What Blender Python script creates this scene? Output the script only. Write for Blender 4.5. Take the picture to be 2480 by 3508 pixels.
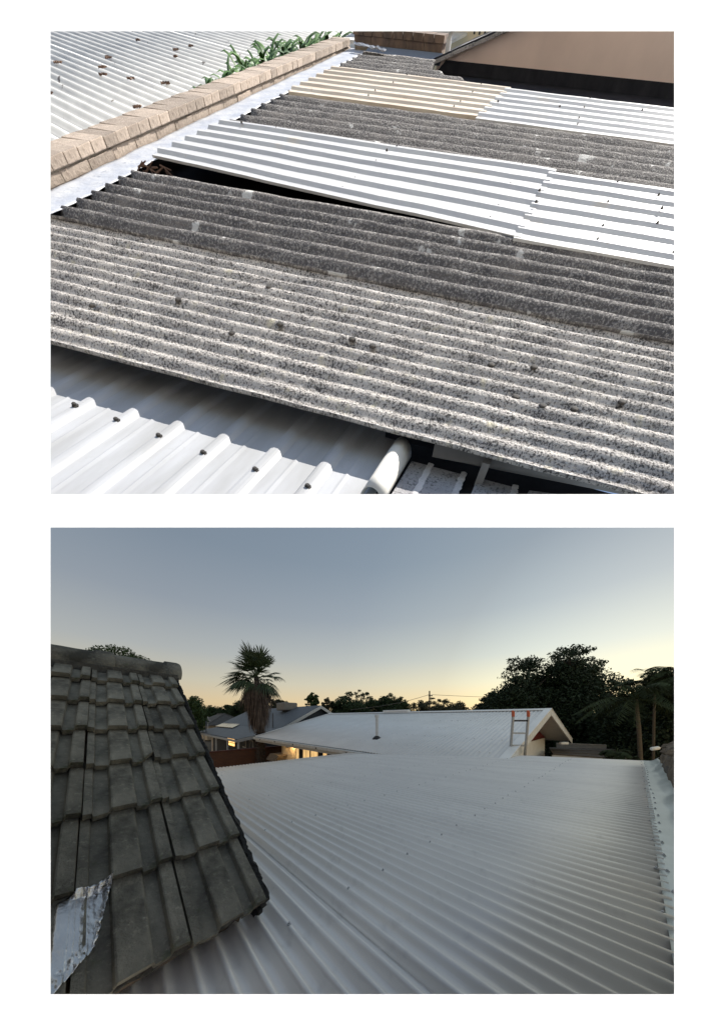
import bpy, math, random
import numpy as np
from mathutils import Vector, Matrix, noise

for o in list(bpy.data.objects): bpy.data.objects.remove(o)
scene = bpy.context.scene
COL = scene.collection
PI = math.pi
random.seed(7)
RNG = np.random.default_rng(11)

# ------------------------------------------------------------------ camera, world, sun, exposure
EYE = Vector((0, 0, 3.8))
FPX, CX, CY = 853.0, 1240.0, 2460.0           # wide lens in units of the photograph's pixels; horizon at row 2460
cam_data = bpy.data.cameras.new('camera')
cam = bpy.data.objects.new('camera', cam_data); COL.objects.link(cam)
cam.location = EYE; cam.rotation_euler = (PI/2, 0, 0)
cam_data.sensor_fit = 'VERTICAL'; cam_data.sensor_height = 36.0
cam_data.lens = 36.0*FPX/3508.0
cam_data.shift_y = (CY-1754.0)/3508.0
cam_data.clip_start = 0.02; cam_data.clip_end = 2000
scene.camera = cam
SUN = Vector((0.55, -0.20, 0.81)).normalized()     # towards the sun
world = bpy.data.worlds.new('World'); scene.world = world
world.use_nodes = True
wn = world.node_tree.nodes; wl = world.node_tree.links
bg = wn['Background']
sk = wn.new('ShaderNodeTexSky'); sk.sky_type = 'NISHITA'; sk.sun_disc = False
sk.sun_elevation = math.asin(SUN.z); sk.sun_rotation = math.atan2(SUN.x, SUN.y)
sk.air_density = 1.0; sk.dust_density = 1.0
wl.new(sk.outputs[0], bg.inputs[0]); bg.inputs[1].default_value = 0.075
sd = bpy.data.lights.new('sun', 'SUN'); sd.energy = 5.0; sd.angle = math.radians(0.5); sd.color = (1, 0.955, 0.88)
so = bpy.data.objects.new('sun', sd); COL.objects.link(so)
so.rotation_euler = SUN.to_track_quat('Z', 'Y').to_euler(); so.location = (6, -4, 20)
scene.view_settings.view_transform = 'Standard'; scene.view_settings.look = 'None'
scene.view_settings.gamma = 1.0; scene.view_settings.exposure = 1.0
scene.view_settings.use_curve_mapping = False
scene.render.engine = 'CYCLES'
scene.cycles.max_bounces = 6; scene.cycles.diffuse_bounces = 3
scene.render.resolution_x = 723; scene.render.resolution_y = 1024

# ------------------------------------------------------------------ helpers
def W(x, y, D):
    """world point seen in column x, row y of the photograph at depth D metres"""
    return EYE + Vector(((x-CX)/FPX*D, D, (CY-y)/FPX*D))

class MB:
    def __init__(s): s.v = []; s.f = []
    def add(s, vs, fs):
        b = len(s.v); s.v += [tuple(p) for p in vs]; s.f += [tuple(i+b for i in q) for q in fs]; return s
    def hexa(s, p):      # 8 corners: bottom 4 then top 4
        return s.add(p, [(0,3,2,1),(4,5,6,7),(0,1,5,4),(1,2,6,5),(2,3,7,6),(3,0,4,7)])
    def box(s, a, b):
        (x0,y0,z0),(x1,y1,z1) = a, b
        return s.hexa([(x0,y0,z0),(x1,y0,z0),(x1,y1,z0),(x0,y1,z0),(x0,y0,z1),(x1,y0,z1),(x1,y1,z1),(x0,y1,z1)])
    def obox(s, c, ax, ay, az):   # centre and three half-axes
        c, ax, ay, az = map(Vector, (c, ax, ay, az))
        return s.hexa([c-ax-ay-az, c+ax-ay-az, c+ax+ay-az, c-ax+ay-az, c-ax-ay+az, c+ax-ay+az, c+ax+ay+az, c-ax+ay+az])
    def bar(s, a, b, w, h, up=(0,0,1)):
        a, b = Vector(a), Vector(b); d = (b-a)
        x = d.normalized().cross(Vector(up)).normalized(); z = x.cross(d.normalized())
        return s.obox((a+b)/2, d/2, x*w/2, z*h/2)
    def tube(s, pts, rad, n=8, cap=True):
        pts = [Vector(p) for p in pts]; m = len(pts)
        if not hasattr(rad, '__len__'): rad = [rad]*m
        vs = []; fs = []
        for i, p in enumerate(pts):
            d = (pts[min(i+1, m-1)]-pts[max(i-1, 0)]).normalized()
            u = d.cross(Vector((0.13, 0.21, 0.97)));
            if u.length < 1e-3: u = d.cross(Vector((1, 0, 0)))
            u.normalize(); w = d.cross(u)
            for k in range(n):
                a = 2*PI*k/n; vs.append(p+(u*math.cos(a)+w*math.sin(a))*rad[i])
        for i in range(m-1):
            for k in range(n):
                fs.append((i*n+k, i*n+(k+1) % n, (i+1)*n+(k+1) % n, (i+1)*n+k))
        if cap: fs.append(tuple(range(n-1, -1, -1))); fs.append(tuple((m-1)*n+k for k in range(n)))
        return s.add(vs, fs)
    def grid(s, fn, nu, nv):
        vs = [fn(i/nu, j/nv) for i in range(nu+1) for j in range(nv+1)]
        fs = [(i*(nv+1)+j, (i+1)*(nv+1)+j, (i+1)*(nv+1)+j+1, i*(nv+1)+j+1) for i in range(nu) for j in range(nv)]
        return s.add(vs, fs)
    def prism(s, poly, d):        # polygon (list of points) pushed along vector d
        poly = [Vector(p) for p in poly]; d = Vector(d); n = len(poly)
        return s.add(poly+[p+d for p in poly], [tuple(range(n-1,-1,-1)), tuple(range(n, 2*n))]+[(i,(i+1)%n,n+(i+1)%n,n+i) for i in range(n)])
    def mesh(s, name, mat=None, smooth=False):
        me = bpy.data.meshes.new(name); me.from_pydata(s.v, [], s.f); me.update()
        if mat: me.materials.append(mat)
        if smooth: me.polygons.foreach_set('use_smooth', [True]*len(me.polygons))
        return me
    def build(s, name, mat, parent=None, smooth=False, solid=0, bevel=0):
        return put(name, s.mesh(name, mat, smooth), parent, solid=solid, bevel=bevel)

def put(name, me, parent=None, loc=None, mw=None, solid=0, bevel=0):
    o = bpy.data.objects.new(name, me); COL.objects.link(o)
    if parent is not None:
        o.parent = parent
        off = parent.get('_off')
        if loc is None and mw is None and off is not None: o.location = -Vector(off)
    if loc is not None: o.location = loc
    if mw is not None: o.matrix_local = mw
    if solid:
        m = o.modifiers.new('solid', 'SOLIDIFY'); m.thickness = solid; m.offset = -1
    if bevel:
        m = o.modifiers.new('bevel', 'BEVEL'); m.width = bevel; m.segments = 2; m.limit_method = 'ANGLE'
    return o
def tag(o, label=None, cat=None, group=None, kind=None):
    if label: o['label'] = label
    if cat: o['category'] = cat
    if group: o['group'] = group
    if kind: o['kind'] = kind
    return o
def thing(name, label, cat, base=(0,0,0), group=None, frame=None):
    """Empty at the thing's base; children may be given in the coordinates of the frame it stands in"""
    o = bpy.data.objects.new(name, None); COL.objects.link(o); o.empty_display_size = 0.1
    M = Matrix.Translation(Vector(base))
    o.matrix_world = (frame @ M) if frame is not None else M
    o['_off'] = tuple(base)
    return tag(o, label, cat, group)

# ------------------------------------------------------------------ materials
MATS = {}
def nd(nt, t, **kw):
    n = nt.nodes.new(t)
    for k, v in kw.items(): setattr(n, k, v)
    return n
def ramp(nt, fac, stops):
    r = nd(nt, 'ShaderNodeValToRGB'); el = r.color_ramp.elements
    while len(el) < len(stops): el.new(0.5)
    for e, (p, c) in zip(el, stops): e.position = p; e.color = (*c, 1)
    nt.links.new(fac, r.inputs[0]); return r.outputs[0]
def mixc(nt, fac, a, b, mode='MIX'):
    m = nd(nt, 'ShaderNodeMix', data_type='RGBA', blend_type=mode)
    for sock, v in ((m.inputs[0], fac), (m.inputs[6], a), (m.inputs[7], b)):
        if hasattr(v, 'links'): nt.links.new(v, sock)
        elif isinstance(v, (int, float)): sock.default_value = v
        else: sock.default_value = (*v, 1)
    return m.outputs[2]
def tex(nt, scale, detail=4, rough=0.6, coord='Object', stretch=None, kind='noise', dist=0.0):
    tc = nd(nt, 'ShaderNodeTexCoord'); v = tc.outputs[coord]
    if coord == 'World':
        pass
    if stretch:
        mp = nd(nt, 'ShaderNodeMapping'); mp.inputs['Scale'].default_value = stretch
        nt.links.new(v, mp.inputs[0]); v = mp.outputs[0]
    if kind == 'noise':
        n = nd(nt, 'ShaderNodeTexNoise'); n.inputs['Scale'].default_value = scale; n.inputs['Detail'].default_value = detail
        n.inputs['Roughness'].default_value = rough; n.inputs['Distortion'].default_value = dist
        nt.links.new(v, n.inputs['Vector']); return n.outputs[0]
    n = nd(nt, 'ShaderNodeTexVoronoi'); n.inputs['Scale'].default_value = scale
    nt.links.new(v, n.inputs['Vector']); return n.outputs['Distance']
def mat(name, c1, c2=None, scale=8, rough=0.7, bump=0.0, bscale=None, metal=0.0, spots=None, stretch=None, rnd=0.0, spec=0.5, island=0.0, lo=0.35, hi=0.65, fine=None):
    if name in MATS: return MATS[name]
    m = bpy.data.materials.new(name); m.use_nodes = True; nt = m.node_tree
    b = nt.nodes['Principled BSDF']; b.inputs['Roughness'].default_value = rough; b.inputs['Metallic'].default_value = metal
    b.inputs['Specular IOR Level'].default_value = spec
    c2 = c2 or tuple(x*0.8 for x in c1)
    col = ramp(nt, tex(nt, scale, stretch=stretch), [(lo, c1), (hi, c2)])
    if fine:      # (scale, colour, lo, hi)
        fs, fc, a, h = fine
        big = nd(nt, 'ShaderNodeMath', operation='MULTIPLY_ADD'); nt.links.new(tex(nt, fs/16, 3, 0.6), big.inputs[0]); big.inputs[1].default_value = 0.26; big.inputs[2].default_value = -0.13
        sm_ = nd(nt, 'ShaderNodeMath', operation='ADD'); nt.links.new(tex(nt, fs, 3, 0.7), sm_.inputs[0]); nt.links.new(big.outputs[0], sm_.inputs[1])
        f = ramp(nt, sm_.outputs[0], [(a, (0,0,0)), (h, (1,1,1))])
        col = mixc(nt, f, col, fc)
    if spots:
        for (ss, scol, a, h) in spots:
            f = ramp(nt, tex(nt, ss, 5, 0.55, dist=0.15), [(a, (0,0,0)), (h, (1,1,1))])
            col = mixc(nt, f, col, scol)
    if rnd:
        oi = nd(nt, 'ShaderNodeObjectInfo')
        col = mixc(nt, 1.0, col, ramp(nt, oi.outputs['Random'], [(0, (1-rnd,)*3), (1, (1+rnd*0.6,)*3)]), 'MULTIPLY')
    if island:
        g = nd(nt, 'ShaderNodeNewGeometry')
        col = mixc(nt, 1.0, col, ramp(nt, g.outputs['Random Per Island'], [(0, (1-island,)*3), (1, (1+island,)*3)]), 'MULTIPLY')
    nt.links.new(col, b.inputs['Base Color'])
    if bump:
        bp = nd(nt, 'ShaderNodeBump'); bp.inputs['Strength'].default_value = bump; bp.inputs['Distance'].default_value = 0.02
        nt.links.new(tex(nt, bscale or scale*4, 6, 0.65), bp.inputs['Height']); nt.links.new(bp.outputs[0], b.inputs['Normal'])
    MATS[name] = m; return m
def emit(name, col, strength):
    m = bpy.data.materials.new(name); m.use_nodes = True; nt = m.node_tree
    nt.nodes.remove(nt.nodes['Principled BSDF'])
    e = nd(nt, 'ShaderNodeEmission'); e.inputs[1].default_value = strength
    c = ramp(nt, tex(nt, 3.0), [(0.3, col), (0.7, tuple(x*0.6 for x in col))]); nt.links.new(c, e.inputs[0])
    nt.links.new(e.outputs[0], nt.nodes['Material Output'].inputs[0]); MATS[name] = m; return m
def leafmat(name, a, b, rough=0.6, isl=0.35):
    return mat(name, a, b, scale=0.9, rough=rough, island=isl, spec=0.3)

M_margin = mat('page_white', (0.88,0.88,0.87), (0.86,0.86,0.86), 3, 0.8)
M_ground = mat('earth', (0.16,0.12,0.085), (0.09,0.08,0.05), 1.2, 0.95, fine=(20,(0.2,0.17,0.12),0.5,0.7))
M_bounce = mat('pale_bounce', (0.55,0.53,0.5), (0.45,0.43,0.4), 2, 0.9)

# ------------------------------------------------------------------ ground, added white page margin board with two openings, dusk sky
g = MB().grid(lambda u, v: (-420+840*u, -30+650*v, 0), 20, 20).build('ground', M_ground); tag(g, kind='structure')
g = MB().grid(lambda u, v: (-9+18*u, -9+9.2*v, 0.012), 2, 2).build('bounce_slab', M_bounce); tag(g, kind='structure')  # unseen pale slab added to bounce sunlight onto the page margins

def page_margins():
    Y0, Y1 = 0.300, 0.322
    def z(y, Y): return (CY-y)/FPX*Y
    def x(p, Y): return (p-CX)/FPX*Y
    k = 1.03
    mb = MB()
    X0, X1, Z0, Z1 = -2.6, 2.6, -EYE.z, 1.12
    def strip(fx0, fx1, fz0, fz1, bx0, bx1, bz0, bz1):
        mb.hexa([(fx0,Y0,fz0),(fx1,Y0,fz0),(bx1,Y1,bz0),(bx0,Y1,bz0),(fx0,Y0,fz1),(fx1,Y0,fz1),(bx1,Y1,bz1),(bx0,Y1,bz1)])
    fl, fr = x(174.5, Y0), x(2308, Y0); bl, br = x(174.5, Y1)*k, x(2308, Y1)*k
    fz = [z(3406, Y0), z(1807, Y0), z(1693, Y0), z(107, Y0)]
    bz = [z(3406, Y1)*k, z(1807, Y1)*1.012, z(1693, Y0), z(107, Y1)*k]
    # one added board standing for the page margins round two openings, edges splayed back
    fxs = [X0, fl, fr, X1]; bxs = [X0, bl, br, X1]
    fzs = [Z0]+fz+[Z1]; bzs = [Z0]+bz+[Z1]
    F = [(fxs[i], Y0, fzs[j]) for j in range(6) for i in range(4)]; B = [(bxs[i], Y1, bzs[j]) for j in range(6) for i in range(4)]
    n = 24; fs = []; back = []
    solid = lambda i, j: 0 <= i < 3 and 0 <= j < 5 and not (i == 1 and j in (1, 3))
    for j in range(5):
        for i in range(3):
            if not solid(i, j): continue
            a, b, c, d = j*4+i, j*4+i+1, (j+1)*4+i+1, (j+1)*4+i
            fs.append((a, b, c, d)); back.append(len(fs)); fs.append((n+d, n+c, n+b, n+a))
            for (p, q, ii, jj) in ((a,b,i,j-1),(b,c,i+1,j),(c,d,i,j+1),(d,a,i-1,j)):
                if not solid(ii, jj): fs.append((p, n+p, n+q, q))
    mb.add(F+B, fs)
    o = mb.build('page_margins', M_margin); o.location = EYE
    o.data.materials.append(mat('bounce_cut_back', (0.10,0.09,0.08), (0.07,0.065,0.06), 6, 0.9))  # dark unseen back, added to cut bounced light on the near metal roof
    for i in back: o.data.polygons[i].material_index = 1
    tag(o, 'white page margin board with two large rectangular openings one above the other', 'wall')
page_margins()

def dusk_sky():
    m = bpy.data.materials.new('dusk_sky'); m.use_nodes = True; nt = m.node_tree
    nt.nodes.remove(nt.nodes['Principled BSDF'])
    ge = nd(nt, 'ShaderNodeNewGeometry')
    sub = nd(nt, 'ShaderNodeVectorMath', operation='SUBTRACT'); sub.inputs[1].default_value = (EYE.x, EYE.y, EYE.z)
    nrm = nd(nt, 'ShaderNodeVectorMath', operation='NORMALIZE')
    nt.links.new(ge.outputs['Position'], sub.inputs[0]); mul = nd(nt, 'ShaderNodeVectorMath', operation='MULTIPLY'); mul.inputs[1].default_value = (1, 1, DUSK_ZS)     # the dusk glow reaches high
    nt.links.new(sub.outputs[0], mul.inputs[0]); nt.links.new(mul.outputs[0], nrm.inputs[0])
    t = nd(nt, 'ShaderNodeTexSky'); t.sky_type = 'NISHITA'; t.sun_disc = False
    t.sun_elevation = math.radians(1.0); t.sun_rotation = math.radians(DUSK_AZ)
    t.air_density = 1.0; t.dust_density = 0.5; t.ozone_density = 4.0
    nt.links.new(nrm.outputs[0], t.inputs[0])
    ga = nd(nt, 'ShaderNodeGamma'); ga.inputs[1].default_value = 0.4
    nt.links.new(t.outputs[0], ga.inputs[0])
    # clear air after sunset: zenith blue-grey sinking through pale grey to a warm horizon, brightest over the sun
    dn = nd(nt, 'ShaderNodeVectorMath', operation='NORMALIZE'); nt.links.new(sub.outputs[0], dn.inputs[0])
    sx = nd(nt, 'ShaderNodeSeparateXYZ'); nt.links.new(dn.outputs[0], sx.inputs[0])
    lin = lambda c: tuple(((x/255+0.055)/1.055)**2.4 if x > 10 else x/255/12.92 for x in c)
    base = ramp(nt, sx.outputs[2], [(0.0, lin((236,200,156))), (0.055, lin((240,214,166))), (0.13, lin((218,210,184))), (0.22, lin((188,190,184))), (0.36, lin((156,162,167))), (0.52, lin((133,143,152))), (0.75, lin((120,131,143)))])
    az = Vector((math.sin(math.radians(DUSK_AZ)), math.cos(math.radians(DUSK_AZ)), 0))
    dt = nd(nt, 'ShaderNodeVectorMath', operation='DOT_PRODUCT'); dt.inputs[1].default_value = az; nt.links.new(dn.outputs[0], dt.inputs[0])
    gl = ramp(nt, dt.outputs['Value'], [(0.0, (0.74,0.75,0.80)), (0.55, (0.86,0.87,0.90)), (0.82, (1.05,1.06,1.03)), (1.0, (1.45,1.55,1.50))])
    col = mixc(nt, 1.0, base, gl, 'MULTIPLY')
    col = mixc(nt, 0.10, col, ga.outputs[0])
    e = nd(nt, 'ShaderNodeEmission'); e.inputs[1].default_value = DUSK_STR
    nt.links.new(col, e.inputs[0])
    nt.links.new(e.outputs[0], nt.nodes['Material Output'].inputs[0])
    r = 0.806
    prof = [(0.3235, 0.3235*r)]+[(d, d*r) for d in (2, 8, 30, 60, 90)]+[(115, 90), (145, 99), (180, 100), (215, 88), (240, 66), (255, 38), (262, 10), (263, -EYE.z)]
    XS = [-420, -200, -60, -20, -2.55, 2.55, 20, 60, 200, 420]
    vs = [(X, y, zz) for (y, zz) in prof for X in XS]; n = len(XS); fs = []
    for i in range(len(prof)-1):
        for j in range(n-1): fs.append((i*n+j, i*n+j+1, (i+1)*n+j+1, (i+1)*n+j))
    for X in (0, n-1):                       # two ends
        b = len(vs); vs.append((XS[X], 0.3235, -EYE.z)); fs.append(tuple([i*n+X for i in range(len(prof))]+[b]))
    for a, b2 in ((-420, -2.55), (2.55, 420)):   # unseen panels beside the page margins, added to keep the sun out
        b = len(vs); vs += [(a, 0.3235, -EYE.z), (b2, 0.3235, -EYE.z), (b2, 0.3235, 0.3235*r), (a, 0.3235, 0.3235*r)]; fs.append((b, b+1, b+2, b+3))
    o = MB().add(vs, fs).build('sky', m); o.location = EYE; tag(o, kind='structure')
DUSK_ZS = 0.35
DUSK_AZ, DUSK_STR = 52.0, 0.54
dusk_sky()

# ================================================================== DUSK PLACE (behind the lower opening)
def ray(x, y): return Vector(((x-CX)/FPX, 1, (CY-y)/FPX))
M_zinc = mat('zinc_sheet', (0.86,0.83,0.79), (0.79,0.76,0.725), 1.2, 0.38, metal=0.18, stretch=(0.4,3,3), fine=(9,(0.66,0.635,0.61),0.58,0.85), spots=[(30,(0.35,0.34,0.33),0.80,0.83)])
M_zinc2 = mat('zinc_flashing', (0.58,0.62,0.60), (0.50,0.54,0.52), 5, 0.34, metal=0.45, bump=0.12, bscale=3)
M_screw = mat('screw_steel', (0.50,0.50,0.51), (0.4,0.4,0.41), 40, 0.45, metal=0.3)
M_tile = mat('concrete_tile', (0.30,0.277,0.222), (0.165,0.153,0.125), 7, 0.95, bump=0.7, bscale=45, rnd=0.28, fine=(60,(0.36,0.345,0.27),0.55,0.8), spots=[(4,(0.085,0.08,0.066),0.55,0.68),(22,(0.38,0.37,0.30),0.69,0.75),(9,(0.10,0.115,0.06),0.66,0.76)], spec=0.25)
M_mortar = mat('mortar', (0.14,0.13,0.11), (0.08,0.075,0.065), 25, 0.95, bump=0.8, bscale=60)
M_slate = mat('dark_bedding', (0.05,0.047,0.043), (0.025,0.024,0.022), 30, 0.95, bump=1.0, bscale=45, stretch=(1,1,4))
M_foil = mat('foil', (0.74,0.74,0.74), (0.62,0.62,0.63), 14, 0.20, metal=0.9, bump=0.35, bscale=26)
M_timber = mat('weathered_timber', (0.22,0.17,0.12), (0.12,0.09,0.065), 6, 0.85, stretch=(1,1,6))

rd1 = ray(461, 2531).normalized(); rd2 = ray(2175, 2470).normalized()
RN = rd2.cross(rd1).normalized()
RN = RN if RN.z > 0 else -RN
RA = -rd1                                   # along the sheets, towards the right
RB = RN.cross(RA).normalized()
if RB.x < 0: RB = -RB                       # across the sheets, away
RH = 0.80
MR = Matrix(((RA.x,RB.x,RN.x,0),(RA.y,RB.y,RN.y,0),(RA.z,RB.z,RN.z,0),(0,0,0,1)))
MR = Matrix.Translation(EYE - RN*RH) @ MR   # roof frame: c along sheets, b across, n up
PITCH = 0.0796; AMP = 0.0165
def rib(ph): # rounded corrugation, 0 at the bottom and 1 on the crest
    c = 0.5+0.5*math.cos(2*PI*ph); return c**1.5

def corr_sheet(mb, c0, c1, b0, ribs, seg=12, lap=0.0, lift=0.0, nseg=8, pitch=PITCH, amp=AMP, sag=0.0, seed=0):
    nb = int(ribs*seg)
    rows = []
    for i in range(nb+1):
        b = b0+(i-lap*seg)*pitch/seg
        e0, e1 = (c0(b) if callable(c0) else c0), (c1(b) if callable(c1) else c1)
        for j in range(nseg+1):
            c = e0+(e1-e0)*j/nseg
            w = noise.noise(Vector((c*0.9, b*2.0, seed)))*sag
            rows.append((c, b, amp*2*(rib((b-b0)/pitch)-0.5)+lift*(1-i/nb)+w))
    mb.add(rows, [(i*(nseg+1)+j, i*(nseg+1)+j+1, (i+1)*(nseg+1)+j+1, (i+1)*(nseg+1)+j) for i in range(nb) for j in range(nseg)])

def screw_mesh(name, r=0.0048, h=0.009):
    mb = MB()
    mb.tube([(0,0,-0.001),(0,0,0.0015),(0,0,0.0025)], [r*1.7, r*1.7, r*1.3], 10)
    mb.tube([(0,0,0.0025),(0,0,h*0.9),(0,0,h)], [r, r, r*0.8], 6)
    return mb.mesh(name, M_screw)

def metal_roof_building():
    t = thing('outbuilding', 'low building with a wide pale grey corrugated metal roof beside the tiled roof', 'building', (-2.5,3.4,0), frame=MR)
    t.matrix_world = MR @ Matrix.Translation((-2.5,3.4,0)); 
    cut = lambda b: min(0.06, (0.674*b-0.47)/0.737)
    cutA = lambda b: max(-7.08, -7.08+max(0, (1.47-b))*0.0)
    w = 10*PITCH; b = 0.714-3*w; i = 0
    while b < 7.4:
        ribs = 10.5 if b+10*PITCH < 7.4 else max(1, int((7.46-b)/PITCH))+0.5
        mb = MB(); corr_sheet(mb, -7.08, cut, b-0.5*PITCH+PITCH/2, ribs, lift=0.0050, lap=0.42, sag=0.0016, seed=i*3.1)
        o = mb.build('roof_sheet', M_zinc, t, smooth=True, solid=0.0008)
        b += w; i += 1
    sm = screw_mesh('screw')
    for c in (-1.003, -2.086, -3.2, -4.38, -5.5, -6.75):
        k = 0; bb = 0.714-3*w+PITCH*1
        pat = [3, 2, 3, 4, 3, 3]
        while bb < 7.4:
            if bb > 0.3:
                put('screw', sm, t, loc=Vector((c+random.uniform(-.012,.012), bb, AMP+0.0005))-Vector(t['_off']))
            bb += PITCH*pat[k % 6]; k += 1
    # flashing along the right-hand ends: flat lip, then a creased upstand
    N = 60
    def fl(u, v):
        b = 0.75+6.72*v
        wob = noise.noise(Vector((b*2.3, u*1.5, 4)))
        if u < 0.25: return (0.035+u/0.25*0.07, b, 0.012+0.003*wob+0.004*math.cos(2*PI*b/PITCH)*(u < 0.01))
        k = (u-0.25)/0.75
        return (0.105+k*(0.15+0.03*noise.noise(Vector((b*3,1,1)))), b+0.05*k*noise.noise(Vector((b*1.3,0,9))), 0.012+k*k*0.07+0.026*k*noise.noise(Vector((b*2.6, k*2, 7)))+0.004*wob)
    MB().grid(fl, 10, 110).build('flashing', M_zinc2, t, smooth=True, solid=0.001)
    for q in range(30):
        b = 0.9+q*PITCH*2.9
        if b < 7.3: put('screw', sm, t, loc=Vector((0.072+random.uniform(-.008,.008), b, 0.0145))-Vector(t['_off']))
        if b < 7.3 and q % 2: put('screw', sm, t, loc=Vector((0.028, b, AMP))-Vector(t['_off']))
    # walls below (to the ground)
    mw = MB(); inv = MR.inverted()
    P = [(-6.9,-0.6),(-1.4,-0.6),(0.0,1.2),(0.0,7.2),(-6.9,5.9)]
    top = [MR @ Vector((c, b, -0.10)) for c, b in P]; bot = [Vector((p.x, p.y, 0)) for p in top]
    n = len(P)
    mw.add([inv @ p for p in bot+top], [(i, (i+1) % n, n+(i+1) % n, n+i) for i in range(n)])
    mw.build('wall', mat('cream_render', (0.55,0.52,0.46), (0.48,0.45,0.4), 3, 0.9), t)
    mb = MB(); mb.box((-7.05, -0.9, -0.10), (-7.0, 6.3, -0.02)); mb.build('fascia', mat('white_trim', (0.7,0.7,0.68), None, 6, 0.6), t)
metal_roof_building()

# ---- tiled roof on the left
tdc = ray(1900, 2480).normalized(); tdk = ray(355, 1724).normalized()
TN = tdc.cross(tdk).normalized(); TN = TN if TN.z > 0 else -TN
TU = tdk.cross(TN).normalized()             # across, to the right
if TU.dot(tdc) < 0: TU = -TU
TH = 1.1518
MT_ = Matrix(((TU.x,tdk.x,TN.x,0),(TU.y,tdk.y,TN.y,0),(TU.z,tdk.z,TN.z,0),(0,0,0,1)))
MT_ = Matrix.Translation(EYE-TN*TH) @ MT_   # tile frame: u right, k up the slope, n out
SH = tdc.dot(tdk)/tdc.dot(TU)               # the courses run slightly askew to the columns
kkv = TN.cross(tdc); kkv = kkv if kkv.dot(tdk) > 0 else -kkv
KS = kkv.dot(tdk)
TW = 0.258; GA = 0.326/KS; K0 = 0.415/KS
def tile_mesh(seed, w=TW, length=0.385, broken=None, chip=0.0):
    """one interlocking concrete tile: strip, pan, hump, pan, hump; origin at its lower left corner"""
    rnd = random.Random(seed)
    prof = [(0.0,.018),(0.095,.018),(0.115,.0),(0.295,.0),(0.312,.026),(0.33,.029),(0.60,.029),(0.622,.025),(0.645,.0),(0.795,.0),(0.812,.026),(0.83,.029),(0.972,.029),(0.982,.020)]
    nv = 6; vs = []; npf = len(prof)
    th = 0.030
    for j in range(nv+1):
        v = j/nv
        for i, (x, z) in enumerate(prof):
            dy = 0
            if j == 0: dy = rnd.uniform(-0.004, 0.004)+chip*max(0, noise.noise(Vector((x*9, seed, 0))))
            if broken and j == 0 and broken[0] < x < broken[1]: dy += broken[2]
            X = x*w; Yy = v*length+dy
            Z = z+0.046*(1-v)+rnd.uniform(-.0008,.0008)
            vs.append((X, Yy+X*SH, Z))
    fs = [(j*npf+i, j*npf+i+1, (j+1)*npf+i+1, (j+1)*npf+i) for j in range(nv) for i in range(npf-1)]
    b = len(vs)
    for i, (x, z) in enumerate(prof):          # lower edge face, slightly undercut
        X, Y, Z = vs[i]; vs.append((X, Y+0.006, Z-th-0.004))
    fs += [(b+i, b+i+1, i+1, i) for i in range(npf-1)]
    for i in (0, npf-1):                       # sides
        c = len(vs)
        for j in range(nv+1):
            X, Y, Z = vs[j*npf+i]; vs.append((X, Y, Z-th))
        for j in range(nv): fs.append((c+j, c+j+1, (j+1)*npf+i, j*npf+i) if i else (j*npf+i, (j+1)*npf+i, c+j+1, c+j))
    return MB().add(vs, fs).mesh('tile', M_tile)

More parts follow.
